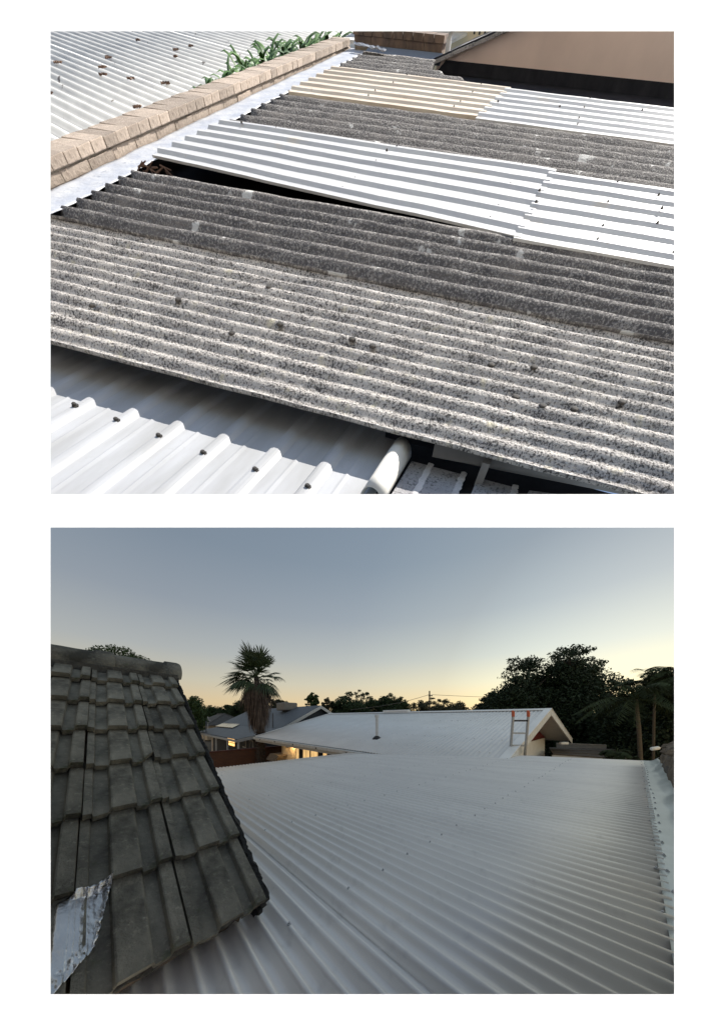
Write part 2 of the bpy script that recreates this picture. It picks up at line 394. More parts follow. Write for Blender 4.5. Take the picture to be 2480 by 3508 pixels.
def tiled_roof():
    t = thing('tiled_roof', 'steep dark grey concrete tiled roof end with a ridge and foil patch at its eave', 'roof', (0.5,0.4,-0.05))
    t.matrix_world = MT_ @ Matrix.Translation((0.5,0.4,-0.05))
    off = Vector(t['_off'])
    meshes = [tile_mesh(k, chip=0.012) for k in range(6)]
    brk = tile_mesh(50, broken=(0.88, 0.99, 0.045), chip=0.02)
    # joints: u (to the right) = 0.02 + n*TW ; verge at about 0.57
    for i in range(7):
        k = K0+i*GA
        for j in range(-7, 2):
            u0 = 0.02+j*TW
            w_cut = (j == 1)
            me = meshes[(i*5+j*3) % 6]
            if i == 3 and j == 0: me = brk
            M = Matrix.Translation(Vector((u0+random.uniform(-.004,.004), k+u0*SH+random.uniform(-.006,.006), random.uniform(-.002,.002)))-off) @ Matrix.Rotation(random.uniform(-.004,.004), 4, 'Z')
            if i == 6: M = M @ Matrix.Diagonal((1, 0.93, 1, 1))
            put('tile', me, t, mw=M)
    # verge tiles are cut short: a narrow strip column at the right edge
    # ridge: half-round caps with collars
    kr = K0+6*GA+0.36
    def cap_mesh(L, r, collar):
        mb = MB(); n = 14; prof = []
        for s in range(9):
            x = L*s/8
            rr = r*(1+0.015*math.sin(s*2.1))
            prof.append((x, rr))
        if collar: prof = [(x, rr*(1.17 if x > L-0.11 else 1.0)) for x, rr in prof[:-2]]+[(L-0.115, r), (L-0.11, r*1.17), (L-0.02, r*1.18), (L, r*1.08)]
        prof.sort(key=lambda q: q[0])
        vs = []
        for x, rr in prof:
            for a in range(n+1):
                th = PI*(a/n)*1.2-0.1*PI
                wob = 1+0.03*noise.noise(Vector((x*6, a*0.7, r*31)))
                vs.append((x, -math.cos(th)*rr*1.05*wob, math.sin(th)*rr*0.80*wob))
        m = len(prof)
        fs = [(i*(n+1)+a, (i+1)*(n+1)+a, (i+1)*(n+1)+a+1, i*(n+1)+a+1) for i in range(m-1) for a in range(n)]
        c = len(vs); vs.append((L, 0, 0)); fs += [((m-1)*(n+1)+a, c, (m-1)*(n+1)+a+1) for a in range(n)]
        return MB().add(vs, fs).mesh('ridge_tile', M_tile, smooth=True)
    ang = math.atan(SH)
    for (u, L) in ((-1.05, 0.42), (-0.66, 0.42), (-0.43+0.16, 0.0)):
        pass
    x = 0.60
    for q in range(5):
        L = 0.56
        x0 = x-L
        M = Matrix.Translation(Vector((x0, kr+x0*SH+0.02, 0.030+0.004*q)) - off) @ Matrix.Rotation(ang, 4, 'Z')
        put('ridge_tile', cap_mesh(L, 0.094, True), t, mw=M)
        x -= L-0.10
    # mortar bed under the ridge
    MB().grid(lambda a, b: (-1.9+2.46*a, kr-0.125-0.02*b+(-1.9+2.46*a)*SH+0.008*noise.noise(Vector((a*60,b,1))), 0.065-0.055*b), 60, 1).build('mortar_bed', M_mortar, t, solid=0.02)
    # far slope behind the ridge, deck, bargeboard, eave bedding
    MB().add([(-2.0,kr-2.0*SH,-0.02),(0.58,kr+0.58*SH,-0.02),(0.58,kr+1.2,-1.75),(-2.0,kr+1.0,-1.75)], [(0,1,2,3)]).build('back_slope', M_tile, t, solid=0.03)
    MB().add([(-2.0,K0+0.03-2.0*SH,-0.025),(0.56,K0+0.03+.56*SH,-0.025),(0.56,kr+.56*SH,-0.025),(-2.0,kr-2*SH,-0.025)], [(0,1,2,3)]).build('batten_deck', M_timber, t, solid=0.02)
    def vg(a, b):     # ragged layered bedding under the verge
        k = K0+0.02+(kr-K0)*a
        n1 = noise.noise(Vector((a*90, b*6, 2)))*0.012+noise.noise(Vector((a*30, b*12, 5)))*0.012
        return (0.553+n1+0.012*math.sin(b*17), k+.55*SH, 0.012-0.12*b)
    MB().grid(vg, 160, 8).build('verge_bedding', M_slate, t, solid=0.02)
    def ev(a, b):
        u = -1.3+1.87*a; n1 = noise.noise(Vector((a*40, b*3, 8)))*0.010
        return (u, K0+0.035+u*SH+n1+0.03*b, 0.016-0.075*b+n1)
    MB().grid(ev, 90, 5).build('eave_bedding', M_mortar, t, solid=0.02)
    mb = MB(); mb.box((-1.9, K0+0.10, -0.16), (0.50, K0+0.13, -0.03)); mb.build('fascia', M_timber, t)
    # house wall below the eave
    inv = MT_.inverted(); pts = []
    for (u, k) in ((-1.9, 0.66), (0.5, 0.70), (0.5, 2.6), (-1.9, 2.5)):
        p = MT_ @ Vector((u, k, -0.06)); pts.append(p)
    low = [Vector((p.x, p.y, 0)) for p in pts]
    MB().add([inv @ p for p in low+pts], [(i, (i+1) % 4, 4+(i+1) % 4, 4+i) for i in range(4)]).build('wall', MATS['cream_render'], t)
    # foil patch wrapped over the eave tiles
    def zsurf(u, k):
        x = ((u-0.02) / TW) % 1.0
        for (a, b, zz) in ((0,.11,.016),(.11,.30,0),(.30,.64,.034),(.64,.80,0),(.80,1.0,.033)):
            if a <= x < b: base = zz
        v = ((k-K0-u*SH) / GA) % 1.0
        return base+0.046*(1-v*GA/0.385)
    cor = [inv @ (EYE+ray(*p)*1.0) for p in ((1,1),)]
    def onp(x, y):
        r = ray(x, y); d = -TH/TN.dot(r); q = inv @ (EYE+r*d); return q.x, q.y
    quad = [onp(110, 3170), onp(383, 3035), onp(322, 3270), onp(110, 3560)]
    def foil(a, b):
        p0 = Vector(quad[0]).lerp(Vector(quad[1]), a); p1 = Vector(quad[3]).lerp(Vector(quad[2]), a)
        p = p0.lerp(p1, b)
        edge = min(a, 1-a, b, 1-b)*8
        cr = noise.noise(Vector((p.x*26, p.y*18, 3)))*0.010 + abs(noise.noise(Vector((p.x*50+p.y*25, p.y*14, 6))))*0.008
        amp = 1.0 if a > 0.78 or b > 0.80 else 0.10
        j = 0.006*noise.noise(Vector((a*14, b*14, 1)))*(edge < 1)
        zs = (zsurf(p.x, p.y)+zsurf(p.x+.012, p.y)+zsurf(p.x-.012, p.y))/3
        return (p.x+j, p.y+j, min(zs, .078)+0.006+cr*amp+(0.012 if a > 0.93 else 0)*abs(math.sin(b*23)))
    fo = MB().grid(foil, 50, 44).build('foil_patch', M_foil, None, smooth=True, solid=0.0006)
    fo.matrix_world = MT_
    tag(fo, 'crumpled silver foil flashing tape stuck over the lowest tiles', 'foil')
tiled_roof()

# ================================================================== DAYLIGHT PLACE (behind the upper opening): patched old roofs on a steep fall
ta = ray(-7360, -785).normalized(); tw = ray(2150, -280).normalized()
PN = tw.cross(ta).normalized(); PN = PN if PN.y < 0 else -PN
PS = -ta; PT = PN.cross(PS).normalized()
PT = PT if PT.z > 0 else -PT
KU = 0.70
MP = Matrix(((PS.x,PT.x,PN.x,0),(PS.y,PT.y,PN.y,0),(PS.z,PT.z,PN.z,0),(0,0,0,1)))
MP = Matrix.Translation(EYE-PN*KU) @ MP      # s along the sheets, t up the fall, z out of the roof
def L(s, t, z=0.0): return Vector((s*KU, t*KU, z*KU))

M_asb_l = mat('lichen_cement', (0.68,0.635,0.59), (0.54,0.505,0.475), 3.0, 0.95, bump=0.9, bscale=40, fine=(95,(0.10,0.092,0.088),0.48,0.60), spots=[(9,(0.66,0.60,0.46),0.62,0.74),(3.2,(0.25,0.24,0.25),0.62,0.80),(45,(0.62,0.60,0.56),0.60,0.72)], spec=0.2)
M_asb_d = mat('weathered_cement', (0.145,0.134,0.130), (0.090,0.085,0.088), 4.0, 0.95, bump=0.9, bscale=40, fine=(80,(0.36,0.34,0.32),0.48,0.62), spots=[(2.0,(0.24,0.22,0.205),0.55,0.75),(5.0,(0.60,0.59,0.57),0.645,0.67),(11,(0.5,0.49,0.48),0.72,0.74),(2.2,(0.20,0.12,0.07),0.72,0.80)], spec=0.2)
M_wmet = mat('white_metal', (0.66,0.66,0.65), (0.55,0.55,0.56), 1.6, 0.5, stretch=(0.5,4,1), spots=[(1.6,(0.66,0.56,0.42),0.62,0.80),(14,(0.45,0.36,0.26),0.72,0.80)], fine=(30,(0.55,0.55,0.55),0.62,0.8))
M_cream = mat('rusted_cream_metal', (0.60,0.50,0.39), (0.70,0.63,0.53), 2.5, 0.6, stretch=(0.6,2.5,1), spots=[(6,(0.42,0.25,0.13),0.66,0.78)])
M_wroof = mat('white_corrugated', (0.74,0.735,0.71), (0.60,0.595,0.58), 2.0, 0.6, spots=[(3.4,(0.13,0.11,0.10),0.70,0.725),(7,(0.2,0.18,0.16),0.72,0.74)])
M_flash = mat('pale_flashing', (0.42,0.45,0.52), (0.60,0.61,0.63), 7, 0.5, bump=0.5, bscale=9, fine=(14,(0.28,0.31,0.38),0.56,0.75))
M_brick = mat('buff_brick', (0.47,0.385,0.315), (0.36,0.29,0.235), 14, 0.92, bump=0.5, bscale=50, rnd=0.3, fine=(30,(0.27,0.22,0.17),0.58,0.76))
M_joint = mat('brick_mortar', (0.33,0.27,0.21), (0.22,0.19,0.15), 18, 0.95, bump=0.5)
M_dbrick = mat('shaded_dark_brick', (0.23,0.16,0.12), (0.11,0.085,0.075), 9, 0.95, rnd=0.25)  # brick dark for the coping; the face's shade put into the colour
M_pink = mat('pink_render', (0.88,0.71,0.64), (0.78,0.63,0.57), 1.3, 0.9, bump=0.2, bscale=8, spots=[(1.8,(0.22,0.15,0.13),0.70,0.82)])
M_lead_shade = mat('dark_lead_and_shade', (0.035,0.037,0.045), (0.022,0.023,0.03), 5, 0.9, spec=0.1)  # near-black for dark parts and for the gable's painted shadow band
M_shaded_flash = mat('shaded_white_flashing', (0.26,0.31,0.40), (0.20,0.24,0.33), 3, 0.7)  # white flashing in shade, its blue put into the colour
M_gtile = mat('speckled_concrete_tile', (0.44,0.43,0.44), (0.34,0.33,0.34), 6, 0.95, bump=0.5, bscale=50, fine=(70,(0.10,0.10,0.10),0.52,0.66), rnd=0.12)
M_lime = mat('lime_mortar', (0.70,0.68,0.68), (0.55,0.53,0.53), 14, 0.95, bump=0.6)
M_bolt = mat('bolt', (0.05,0.05,0.052), (0.09,0.08,0.07), 30, 0.9, spec=0.15)
M_grey = mat('grey_board', (0.30,0.285,0.27), (0.22,0.21,0.20), 4, 0.85)

def top_sheet(name, mt, parent, s0, s1, t0, t1, n, amp, z0, prof='sin', zf=None, ns=14, seg=10, solid=0.008, lip=0.0, rough=0.0, seed=0):
    """one profiled sheet; s0/s1/t0/t1 numbers or functions (ends of t / of s)"""
    nb = int(n*seg); vs = []
    call = lambda f, a: f(a) if callable(f) else f
    for i in range(nb+1):
        a = i/nb; ph = a*n
        if prof == 'sin': h = amp*math.cos(2*PI*ph)
        elif prof == 'rib':                      # narrow trapezoid ribs on flat pans
            x = abs((ph % 1.0)-0.5)*2            # 1 at the joints, 0 mid-rib
            h = amp*(1-min(1, max(0, (x-0.20)/0.22)))
        else: h = amp*abs(math.sin(PI*ph))
        for j in range(ns+1):
            b = j/ns
            tt0 = call(t0, b); tt1 = call(t1, b)
            t = tt0+(tt1-tt0)*a
            s = call(s0, t); e = call(s1, t); s = s+(e-s)*b
            z = z0+h+(zf(s, t, a, b) if zf else 0)+rough*noise.noise(Vector((s*2.2, t*2.2, seed)))
            vs.append(L(s, t, z))
    if lip:                                      # downturned near edge
        first = [Vector(v) for v in vs[:ns+1]]
        vs = [v+Vector((0, 0.004, -lip*KU)) for v in first]+vs; nb += 1
    fs = [(i*(ns+1)+j, i*(ns+1)+j+1, (i+1)*(ns+1)+j+1, (i+1)*(ns+1)+j) for i in range(nb) for j in range(ns)]
    o = MB().add(vs, fs).build(name, mt, parent, smooth=(prof == 'sin'), solid=solid)
    return o

sb = lambda t: -5.263-0.0677*t          # foot of the brick parapet
sf = lambda t: -4.75-0.068*t            # edge of the flashing
RIGHT = 2.4

def patched_roof():
    t = thing('patched_roof', 'old corrugated fibre cement roof patched with white and rusted metal sheets', 'roof', L(-1.5, 2.3, -0.1), frame=MP)
    # lichen-grey cement sheets nearest
    o = top_sheet('cement_sheet', M_asb_l, t, lambda q: -5.6, lambda q: 1.25+0.6*(q-2.17), 2.17, 4.12, 12, 0.015, 0.0, rough=0.006, ns=60, seed=1, solid=0.012)
    o['label'] = 'pale lichen covered corrugated cement sheeting'
    # dark weathered bands
    for (t0, t1, n, sd) in ((4.10, 5.66, 6, 3), (7.9, 10.55, 7, 4), (12.6, 14.95, 6, 5)):
        right = RIGHT if sd != 5 else (lambda q: -2.15 if q < 12.75 else -2.15-(q-12.7)*1.0 if q < 13.3 else (-3.0-(q-13.3)*1.35 if q < 13.9 else -3.88-(q-13.9)*0.2))
        a = (lambda q: sf(q)-0.01)
        o = top_sheet('cement_sheet', M_asb_d, t, a, right, t0, t1, n, 0.029, 0.0, rough=0.008, ns=50, seed=sd, solid=0.012)
        o['label'] = 'dark weathered corrugated cement sheeting'
    # white metal patch sheets; the left one is lifted along its near edge
    near = lambda b: 6.10-0.45*b
    lift = lambda s, tt, a, b: 0.02*(1-a)*(1-b)+0.002*math.sin(b*9)
    o = top_sheet('metal_sheet', M_wmet, t, lambda q: sf(q)+0.02-0.02*math.sin(q*17), -0.45, near, 8.12, 6, 0.0225, 0.034, 'rib', lift, lip=0.016, ns=20, solid=0.003, rough=0.003, seed=8)
    o['label'] = 'white ribbed metal sheet lifted along its near edge'
    o = top_sheet('metal_sheet', M_wmet, t, -0.52, RIGHT, 5.62, 8.02, 6, 0.0225, 0.030, 'rib', None, lip=0.07, ns=12, solid=0.003, rough=0.003, seed=9)
    o['label'] = 'white ribbed metal sheet with a wide flat margin'
    # far metal sheets
    o = top_sheet('metal_sheet', M_cream, t, lambda q: sf(q)+0.05, -1.97, lambda b: 10.40, 12.85, 6, 0.020, 0.032, 'rib', None, lip=0.035, ns=16, solid=0.003, rough=0.003, seed=10)
    o['label'] = 'cream metal sheet stained with rust'
    o = top_sheet('metal_sheet', M_wmet, t, -2.05, RIGHT, 10.28, 12.75, 6, 0.020, 0.030, 'rib', None, lip=0.05, ns=12, solid=0.003, rough=0.003, seed=11)
    o['label'] = 'clean white metal sheet below the pink wall'
    # dark gutter sheet: the pink gable's cast shadow put into colour and outline
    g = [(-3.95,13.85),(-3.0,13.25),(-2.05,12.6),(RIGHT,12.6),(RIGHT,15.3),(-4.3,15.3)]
    MB().add([L(a, b, -0.085) for a, b in g], [tuple(range(6))]).build('gable_shade_gutter', M_lead_shade, t, solid=0.01)
    # dark boarding under the sheets
    MB().add([L(-5.75,4.05,-0.10), L(RIGHT,4.05,-0.10), L(RIGHT,15.2,-0.10), L(-6.5,15.2,-0.10)], [(0,1,2,3)]).build('under_boarding', M_lead_shade, t, solid=0.02)
    # rubbish in the gap
    mb = MB(); rr = random.Random(4)
    for k in range(26):
        s, q = rr.uniform(-5.2,-4.75), rr.uniform(5.75, 5.95); a = rr.uniform(0, PI)
        d = Vector((math.cos(a), math.sin(a), rr.uniform(-.4,.6)))*rr.uniform(.02,.05)
        p = L(s, q, -0.01+rr.uniform(-.03,.05)); mb.tube([p-d, p+d], [0.006, 0.003], 4)
    mb.build('dead_leaves', mat('dead_leaf', (0.16,0.09,0.055), (0.07,0.04,0.03), 20, 0.9), t)
    # timber wall plate, batten end and void below the near sheet, right-hand side
    MB().hexa([L(-0.35,2.30,-0.13), L(1.2,2.34,-0.075), L(1.2,2.40,-0.075), L(-0.35,2.36,-0.13), L(-0.35,2.30,-0.03), L(1.2,2.30,-0.02), L(1.2,2.36,-0.02), L(-0.35,2.36,-0.03)]).build('wall_plate', M_grey, t)
    mb = MB(); mb.obox(L(0.02,2.24,-0.10), L(0.025,0,0), L(0,0.05,0), L(0,0,0.06)); mb.build('batten_end', M_grey, t)
    MB().add([L(-0.75,2.45,-0.17), L(1.0,2.45,-0.12), L(1.0,2.45,-0.02), L(-0.75,2.45,-0.02)], [(0,1,2,3)]).build('soffit_shadow_board', M_lead_shade, t, solid=0.005)
    # fixing bolts on the lichen sheets
    bm = MB().tube([(0,0,-.004),(0,0,0.002),(0,0,0.004),(0,0,0.005)], [0.020,0.019,0.014,0.004], 7).mesh('bolt', M_bolt)
    off = Vector(t['_off'])
    for (s, q) in ((-2.27,3.64),(-2.84,3.12),(-2.16,2.82),(-1.89,3.10),(-1.28,3.12),(-1.10,3.09),(0.05,2.86),(0.24,2.83),(0.45,2.88),(-0.2,3.2),(0.75,3.1),(-3.4,2.75),(0.1,3.3)):
        put('bolt', bm, t, loc=L(s, q, 0.014)-off)
    bm2 = MB().tube([(0,0,0),(0,0,0.004),(0,0,0.010)], [0.012,0.010,0.005], 8).mesh('bolt', M_bolt)
    bm3 = MB().tube([(0,0,0),(0,0,0.003),(0,0,0.008)], [0.009,0.008,0.004], 6).mesh('bolt', M_bolt)
    for (ss, t0, t1) in ((-4.4,6.0,8.12),(-2.6,5.87,8.12),(-0.85,5.70,8.12),(0.3,5.62,8.02),(1.0,5.62,8.02),(-4.0,10.4,12.85),(-2.5,10.4,12.85),(-0.5,10.28,12.75)):
        for k in (0, 1, 3, 5): put('bolt', bm3, t, loc=L(ss+random.uniform(-.03,.03), t0+(t1-t0)*(k+.5)/6, 0.052)-off)
    for (s, q) in ((0.8,7.45),(0.82,6.5),(0.85,7.0),(-0.5,6.95),(-0.47,6.55),(-1.9,11.2),(-0.9,11.4),(0.4,11.9),(-2.6,7.6),(-4.9,7.9)):
        put('bolt', bm2, t, loc=L(s, q, 0.062)-off)
    return t
patched_roof()

def flashing_strip():
    def fn(a, b):
        t = 3.3+12.2*b; s0, s1 = sb(t)+0.01, sf(t)+0.03*noise.noise(Vector((t*5,0,0)))
        s = s0+(s1-s0)*a
        z = 0.004*max(0, 1-a*3)+0.006*noise.noise(Vector((s*4, t*2.5, 3)))+0.006+0.012*a
        return L(s, t, z)
    o = MB().grid(fn, 10, 130).build('roof_flashing', M_flash, None, smooth=True, solid=0.003); o.matrix_world = MP
    tag(o, 'crinkled pale metal flashing strip along the foot of the brick parapet', 'flashing')
flashing_strip()

def brick_parapet():
    t = thing('brick_parapet', 'low buff brick parapet wall with a brick on edge coping', 'parapet', L(sb(3), 3.0, 0), frame=MP)
    off = Vector(t['_off'])
    ang = math.atan2(0.0677, 1.0)
    zt = lambda q: 0.140-(q-4.75)*0.0045
    wid = 0.40
    def brick_mesh(l, w, h, seed):
        mb = MB(); r = random.Random(seed); j = lambda: r.uniform(-.0025,.0025)
        mb.hexa([(-w+j(),0+j(),0),(0+j(),0+j(),0),(0+j(),l+j(),0),(-w+j(),l+j(),0),(-w+j(),j(),h+j()),(j(),j(),h+j()),(j(),l+j(),h+j()),(-w+j(),l+j(),h+j())])
        return mb.mesh('brick', M_brick)
    up = [brick_mesh(0.237*KU, wid*KU, 0.060*KU, k) for k in range(5)]
    lo = [brick_mesh(0.487*KU, (wid-0.03)*KU, 0.062*KU, 9+k) for k in range(4)]
    q = 3.2; k = 0
    while q < 15.25:
        M = Matrix.Translation(L(sb(q)+0.012, q, zt(q)-0.062)-off) @ Matrix.Rotation(ang+random.uniform(-.02,.02), 4, 'Z')
        put('brick', up[k % 5], t, mw=M, bevel=0.004); q += 0.25; k += 1
    q = 3.05; k = 0
    while q < 15.2:
        M = Matrix.Translation(L(sb(q)-0.006, q, zt(q)-0.134)-off) @ Matrix.Rotation(ang+random.uniform(-.01,.01), 4, 'Z')
        put('brick', lo[k % 4], t, mw=M, bevel=0.004); q += 0.5; k += 1
    mb = MB()
    vs = []
    for i in range(25):
        q = 3.0+12.3*i/24
        for (ds, zz) in ((-0.004,-0.06),(-0.004,zt(q)-0.008),(-wid+0.008,zt(q)-0.008),(-wid+0.008,-0.2)): vs.append(L(sb(q)+ds-0.008, q, zz))
    mb.add(vs, [(i*4+k, (i+1)*4+k, (i+1)*4+k+1, i*4+k+1) for i in range(24) for k in range(3)])
    mb.build('mortar_core', M_joint, t)
brick_parapet()

def parapet_return():
    t = thing('parapet_return', 'short shaded brick parapet at the far end with a dark coping', 'parapet', L(-5.2,15.3,0), frame=MP)
    off = Vector(t['_off'])
    n = 9; w = 2.15/n
    for k in range(n):
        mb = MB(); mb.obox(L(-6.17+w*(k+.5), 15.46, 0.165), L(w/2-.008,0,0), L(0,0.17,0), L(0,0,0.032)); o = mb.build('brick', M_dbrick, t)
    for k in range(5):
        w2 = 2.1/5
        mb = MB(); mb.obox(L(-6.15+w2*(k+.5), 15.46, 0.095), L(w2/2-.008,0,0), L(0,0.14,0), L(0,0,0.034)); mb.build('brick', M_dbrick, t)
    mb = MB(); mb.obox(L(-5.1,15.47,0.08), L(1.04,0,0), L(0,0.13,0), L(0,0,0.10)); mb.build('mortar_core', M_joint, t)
    MB().add([L(-5.75,15.30,0.055), L(-4.02,15.30,0.055), L(-4.02,15.12,-0.03), L(-5.9,15.12,-0.03)], [(0,1,2,3)]).build('flashing', M_shaded_flash, t, solid=0.004)
    mb = MB(); mb.grid(lambda a, b: L(-6.0+0.75*a, 15.0-0.12*b, 0.085+0.03*noise.noise(Vector((a*6,b*4,2)))-0.03*a), 12, 5); mb.build('torn_flashing', M_flash, t, solid=0.004)
parapet_return()

def neighbour_white_roof():
    t = thing('white_roof', 'white corrugated roof dotted with dark debris behind the brick parapet', 'roof', L(-7,9,-0.1), frame=MP)
    d = Vector((1, -0.52, 0)).normalized(); nrm = Vector((0.52, 1, 0)).normalized()
    m0, m1, pitch = -1.2, 24.0, 0.245
    nb = int((m1-m0)/pitch); k = 0
    span = 14
    for i0 in range(0, nb, span):
        mb = MB(); vs = []; seg = 8; n = min(span, nb-i0)
        rows = n*seg
        for i in range(rows+1):
            m = m0+i0*pitch+i*pitch/seg
            # along d from far left until the parapet's back
            # points: m*nrm + l*d ; the right end follows s = sb(t)-0.46
            P = nrm*m
            # s = P.x+l*d.x ; t = P.y+l*d.y ; want s = -5.70-0.0677 t
            l1 = (-5.70-0.0677*P.y-P.x)/(d.x+0.0677*d.y)
            for j in range(5):
                l = -34+(l1+34)*j/4
                z = -0.10+0.024*math.cos(2*PI*i/seg)
                vs.append(L(P.x+l*d.x, P.y+l*d.y, z))
        mb.add(vs, [(i*5+j, i*5+j+1, (i+1)*5+j+1, (i+1)*5+j) for i in range(rows) for j in range(4)])
        mb.build('roof_sheet', M_wroof, t, smooth=True, solid=0.004)
    off = Vector(t['_off'])
    rr = random.Random(9)
    for k in range(18):
        s = rr.uniform(-12, -7.2); q = rr.uniform(8.5, 15)
        mb = MB()
        for h in range(7):
            a = rr.uniform(0, PI); dd = Vector((math.cos(a), math.sin(a), rr.uniform(-.05,.05)))*rr.uniform(.012,.035)
            p = L(s+rr.uniform(-.05,.05), q+rr.uniform(-.06,.06), -0.072); mb.tube([p-dd, p+dd], [.009,.003], 4)
        mb.build('debris', MATS['dead_leaf'], t)
neighbour_white_roof()

def plants():
    M_l = leafmat('strap_leaf', (0.10,0.19,0.05), (0.05,0.11,0.03), 0.55, 0.4)
    rr = random.Random(12)
    for k, (s, q, sc, lab) in enumerate(((-6.85,10.6,.85,'small green strap leaved plant at the low end of the row behind the parapet'),(-6.95,11.6,1.0,'green strap leaved plant between the smallest and the tallest clump behind the parapet'),(-7.05,12.7,1.25,'bushy green strap leaved plant leaning on the parapet bricks'),(-7.1,13.9,1.3,'tall bright green strap leaved plant behind the parapet'),(-7.15,15.3,1.3,'green strap leaved plant beside the far end of the parapet'))):
        t = thing('strap_leaved_plant', lab, 'plant', L(s, q, -0.1), 'plants growing behind the brick parapet', frame=MP)
        mb = MB(); off = Vector(t['_off'])
        for i in range(70):
            a = rr.uniform(0, 2*PI); ln = rr.uniform(.18,.42)*sc*KU; w = rr.uniform(.026,.046)*sc*KU
            b0 = L(s+rr.uniform(-.28,.28)*sc, q+rr.uniform(-.5,.5)*sc, -0.1)
            d = Vector((math.cos(a), math.sin(a)*1.6, 0)); side = Vector((-math.sin(a), math.cos(a), 0)).normalized()
            up = rr.uniform(.35, 1.0)
            pts = []
            for j in range(5):
                f = j/4
                p = b0+d*ln*f*(0.9)+Vector((0,0,ln*up*(1.3*f-0.8*f*f)))
                ww = w*(0.5+1.6*f-1.9*f*f if f < 0.98 else 0.02)
                pts.append((p-side*ww, p+Vector((0,0,ww*.5)), p+side*ww))
            vs = [v for tri in pts for v in tri]
            mb.add(vs, [(j*3+c, j*3+c+1, (j+1)*3+c+1, (j+1)*3+c) for j in range(4) for c in range(2)])
        mb.build('leaves', M_l, t, smooth=True)
plants()

def pink_gable():
    t = thing('gabled_building', 'pink rendered gable wall in shade with a tiled verge', 'building', L(-1,15.15,0), frame=MP)
    prof = [(-4.12,-0.09),(-4.08,0.0),(-3.45,0.125),(-2.87,0.240),(-1.9,0.46),(-0.9,0.70),(0.3,0.95),(RIGHT+.4,0.75),(RIGHT+.4,-0.09)]
    MB().prism([L(s, 15.17, z) for s, z in prof], L(0, 0.25, 0)).build('wall', M_pink, t)
    MB().add([L(-4.1,15.155,-0.09), L(RIGHT,15.155,-0.09), L(RIGHT,15.155,0.04), L(-3.9,15.155,0.02)], [(0,1,2,3)]).build('gable_shade_strip', M_lead_shade, t, solid=0.004)  # dark strip: the gable's shadow at the wall foot put into colour
    # verge: tiles along the slope, seen from their edge, running away from us
    up = Vector((1.0, 0, 0.197)).normalized()
    for k in range(10):
        a = -4.16+k*0.42; z = 0.0+(a+4.08)*0.198+0.022
        for r in range(5):
            mb = MB(); c = L(a+0.21, 15.05+0.20+r*0.50, z+0.030+0.004*(k % 2)+0.012*(r % 2))
            mb.obox(c, Vector((1,0,.197))*0.225*KU, Vector((0,.26*KU,0)), Vector((0,0,.016*KU))); mb.build('verge_tile', M_gtile, t)
    mb = MB()
    mb.hexa([L(-4.16,15.06,-0.02), L(-0.5,15.06,0.70), L(-0.5,15.18,0.70), L(-4.16,15.18,-0.02), L(-4.16,15.06,0.028), L(-0.5,15.06,0.755), L(-0.5,15.18,0.755), L(-4.16,15.18,0.028)])
    mb.build('bargeboard', M_lead_shade, t)
pink_gable()

def beyond():
    # pale neighbouring house wall with a railing and a white downpipe, only a sliver shows
    t = thing('pale_house', 'sliver of a pale yellow house wall with a railing beyond the parapet', 'building', L(-4,18.5,0), frame=MP)
    mb = MB(); mb.hexa([L(-6.9,18.6,-0.4), L(-1.5,18.6,-0.4), L(-1.5,19,-0.4), L(-6.9,19,-0.4), L(-6.9,18.6,1.4), L(-1.5,18.6,1.4), L(-1.5,19,1.4), L(-6.9,19,1.4)])
    mb.build('wall', mat('pale_yellow_render', (0.70,0.58,0.38), (0.66,0.56,0.40), 2, 0.9), t)
    for k in range(7):
        mb = MB(); mb.obox(L(-3.9+k*0.13, 17.6, 0.27), L(.02,0,0), L(0,.02,0), L(0,0,.16)); mb.build('baluster', M_bolt, t)
    mb = MB(); mb.obox(L(-3.5,17.6,0.44), L(.6,0,0), L(0,.025,0), L(0,0,.018)); mb.build('rail', M_bolt, t)
    mb = MB(); mb.add([L(-6.6,15.6,0.07), L(-4.3,15.6,0.07), L(-4.3,18.6,0.07), L(-6.9,18.6,0.07)], [(0,1,2,3)]); mb.build('flat_roof', M_wroof, t, solid=0.02)
    d = MB().tube([L(-3.93,15.33,-0.02), L(-3.93,15.33,0.16), L(-3.90,15.36,0.24)], 0.038, 12).build('downpipe', M_wmet, None, smooth=True); d.matrix_world = MP
    tag(d, 'short white downpipe at the end of the shaded brick parapet', 'pipe')
beyond()

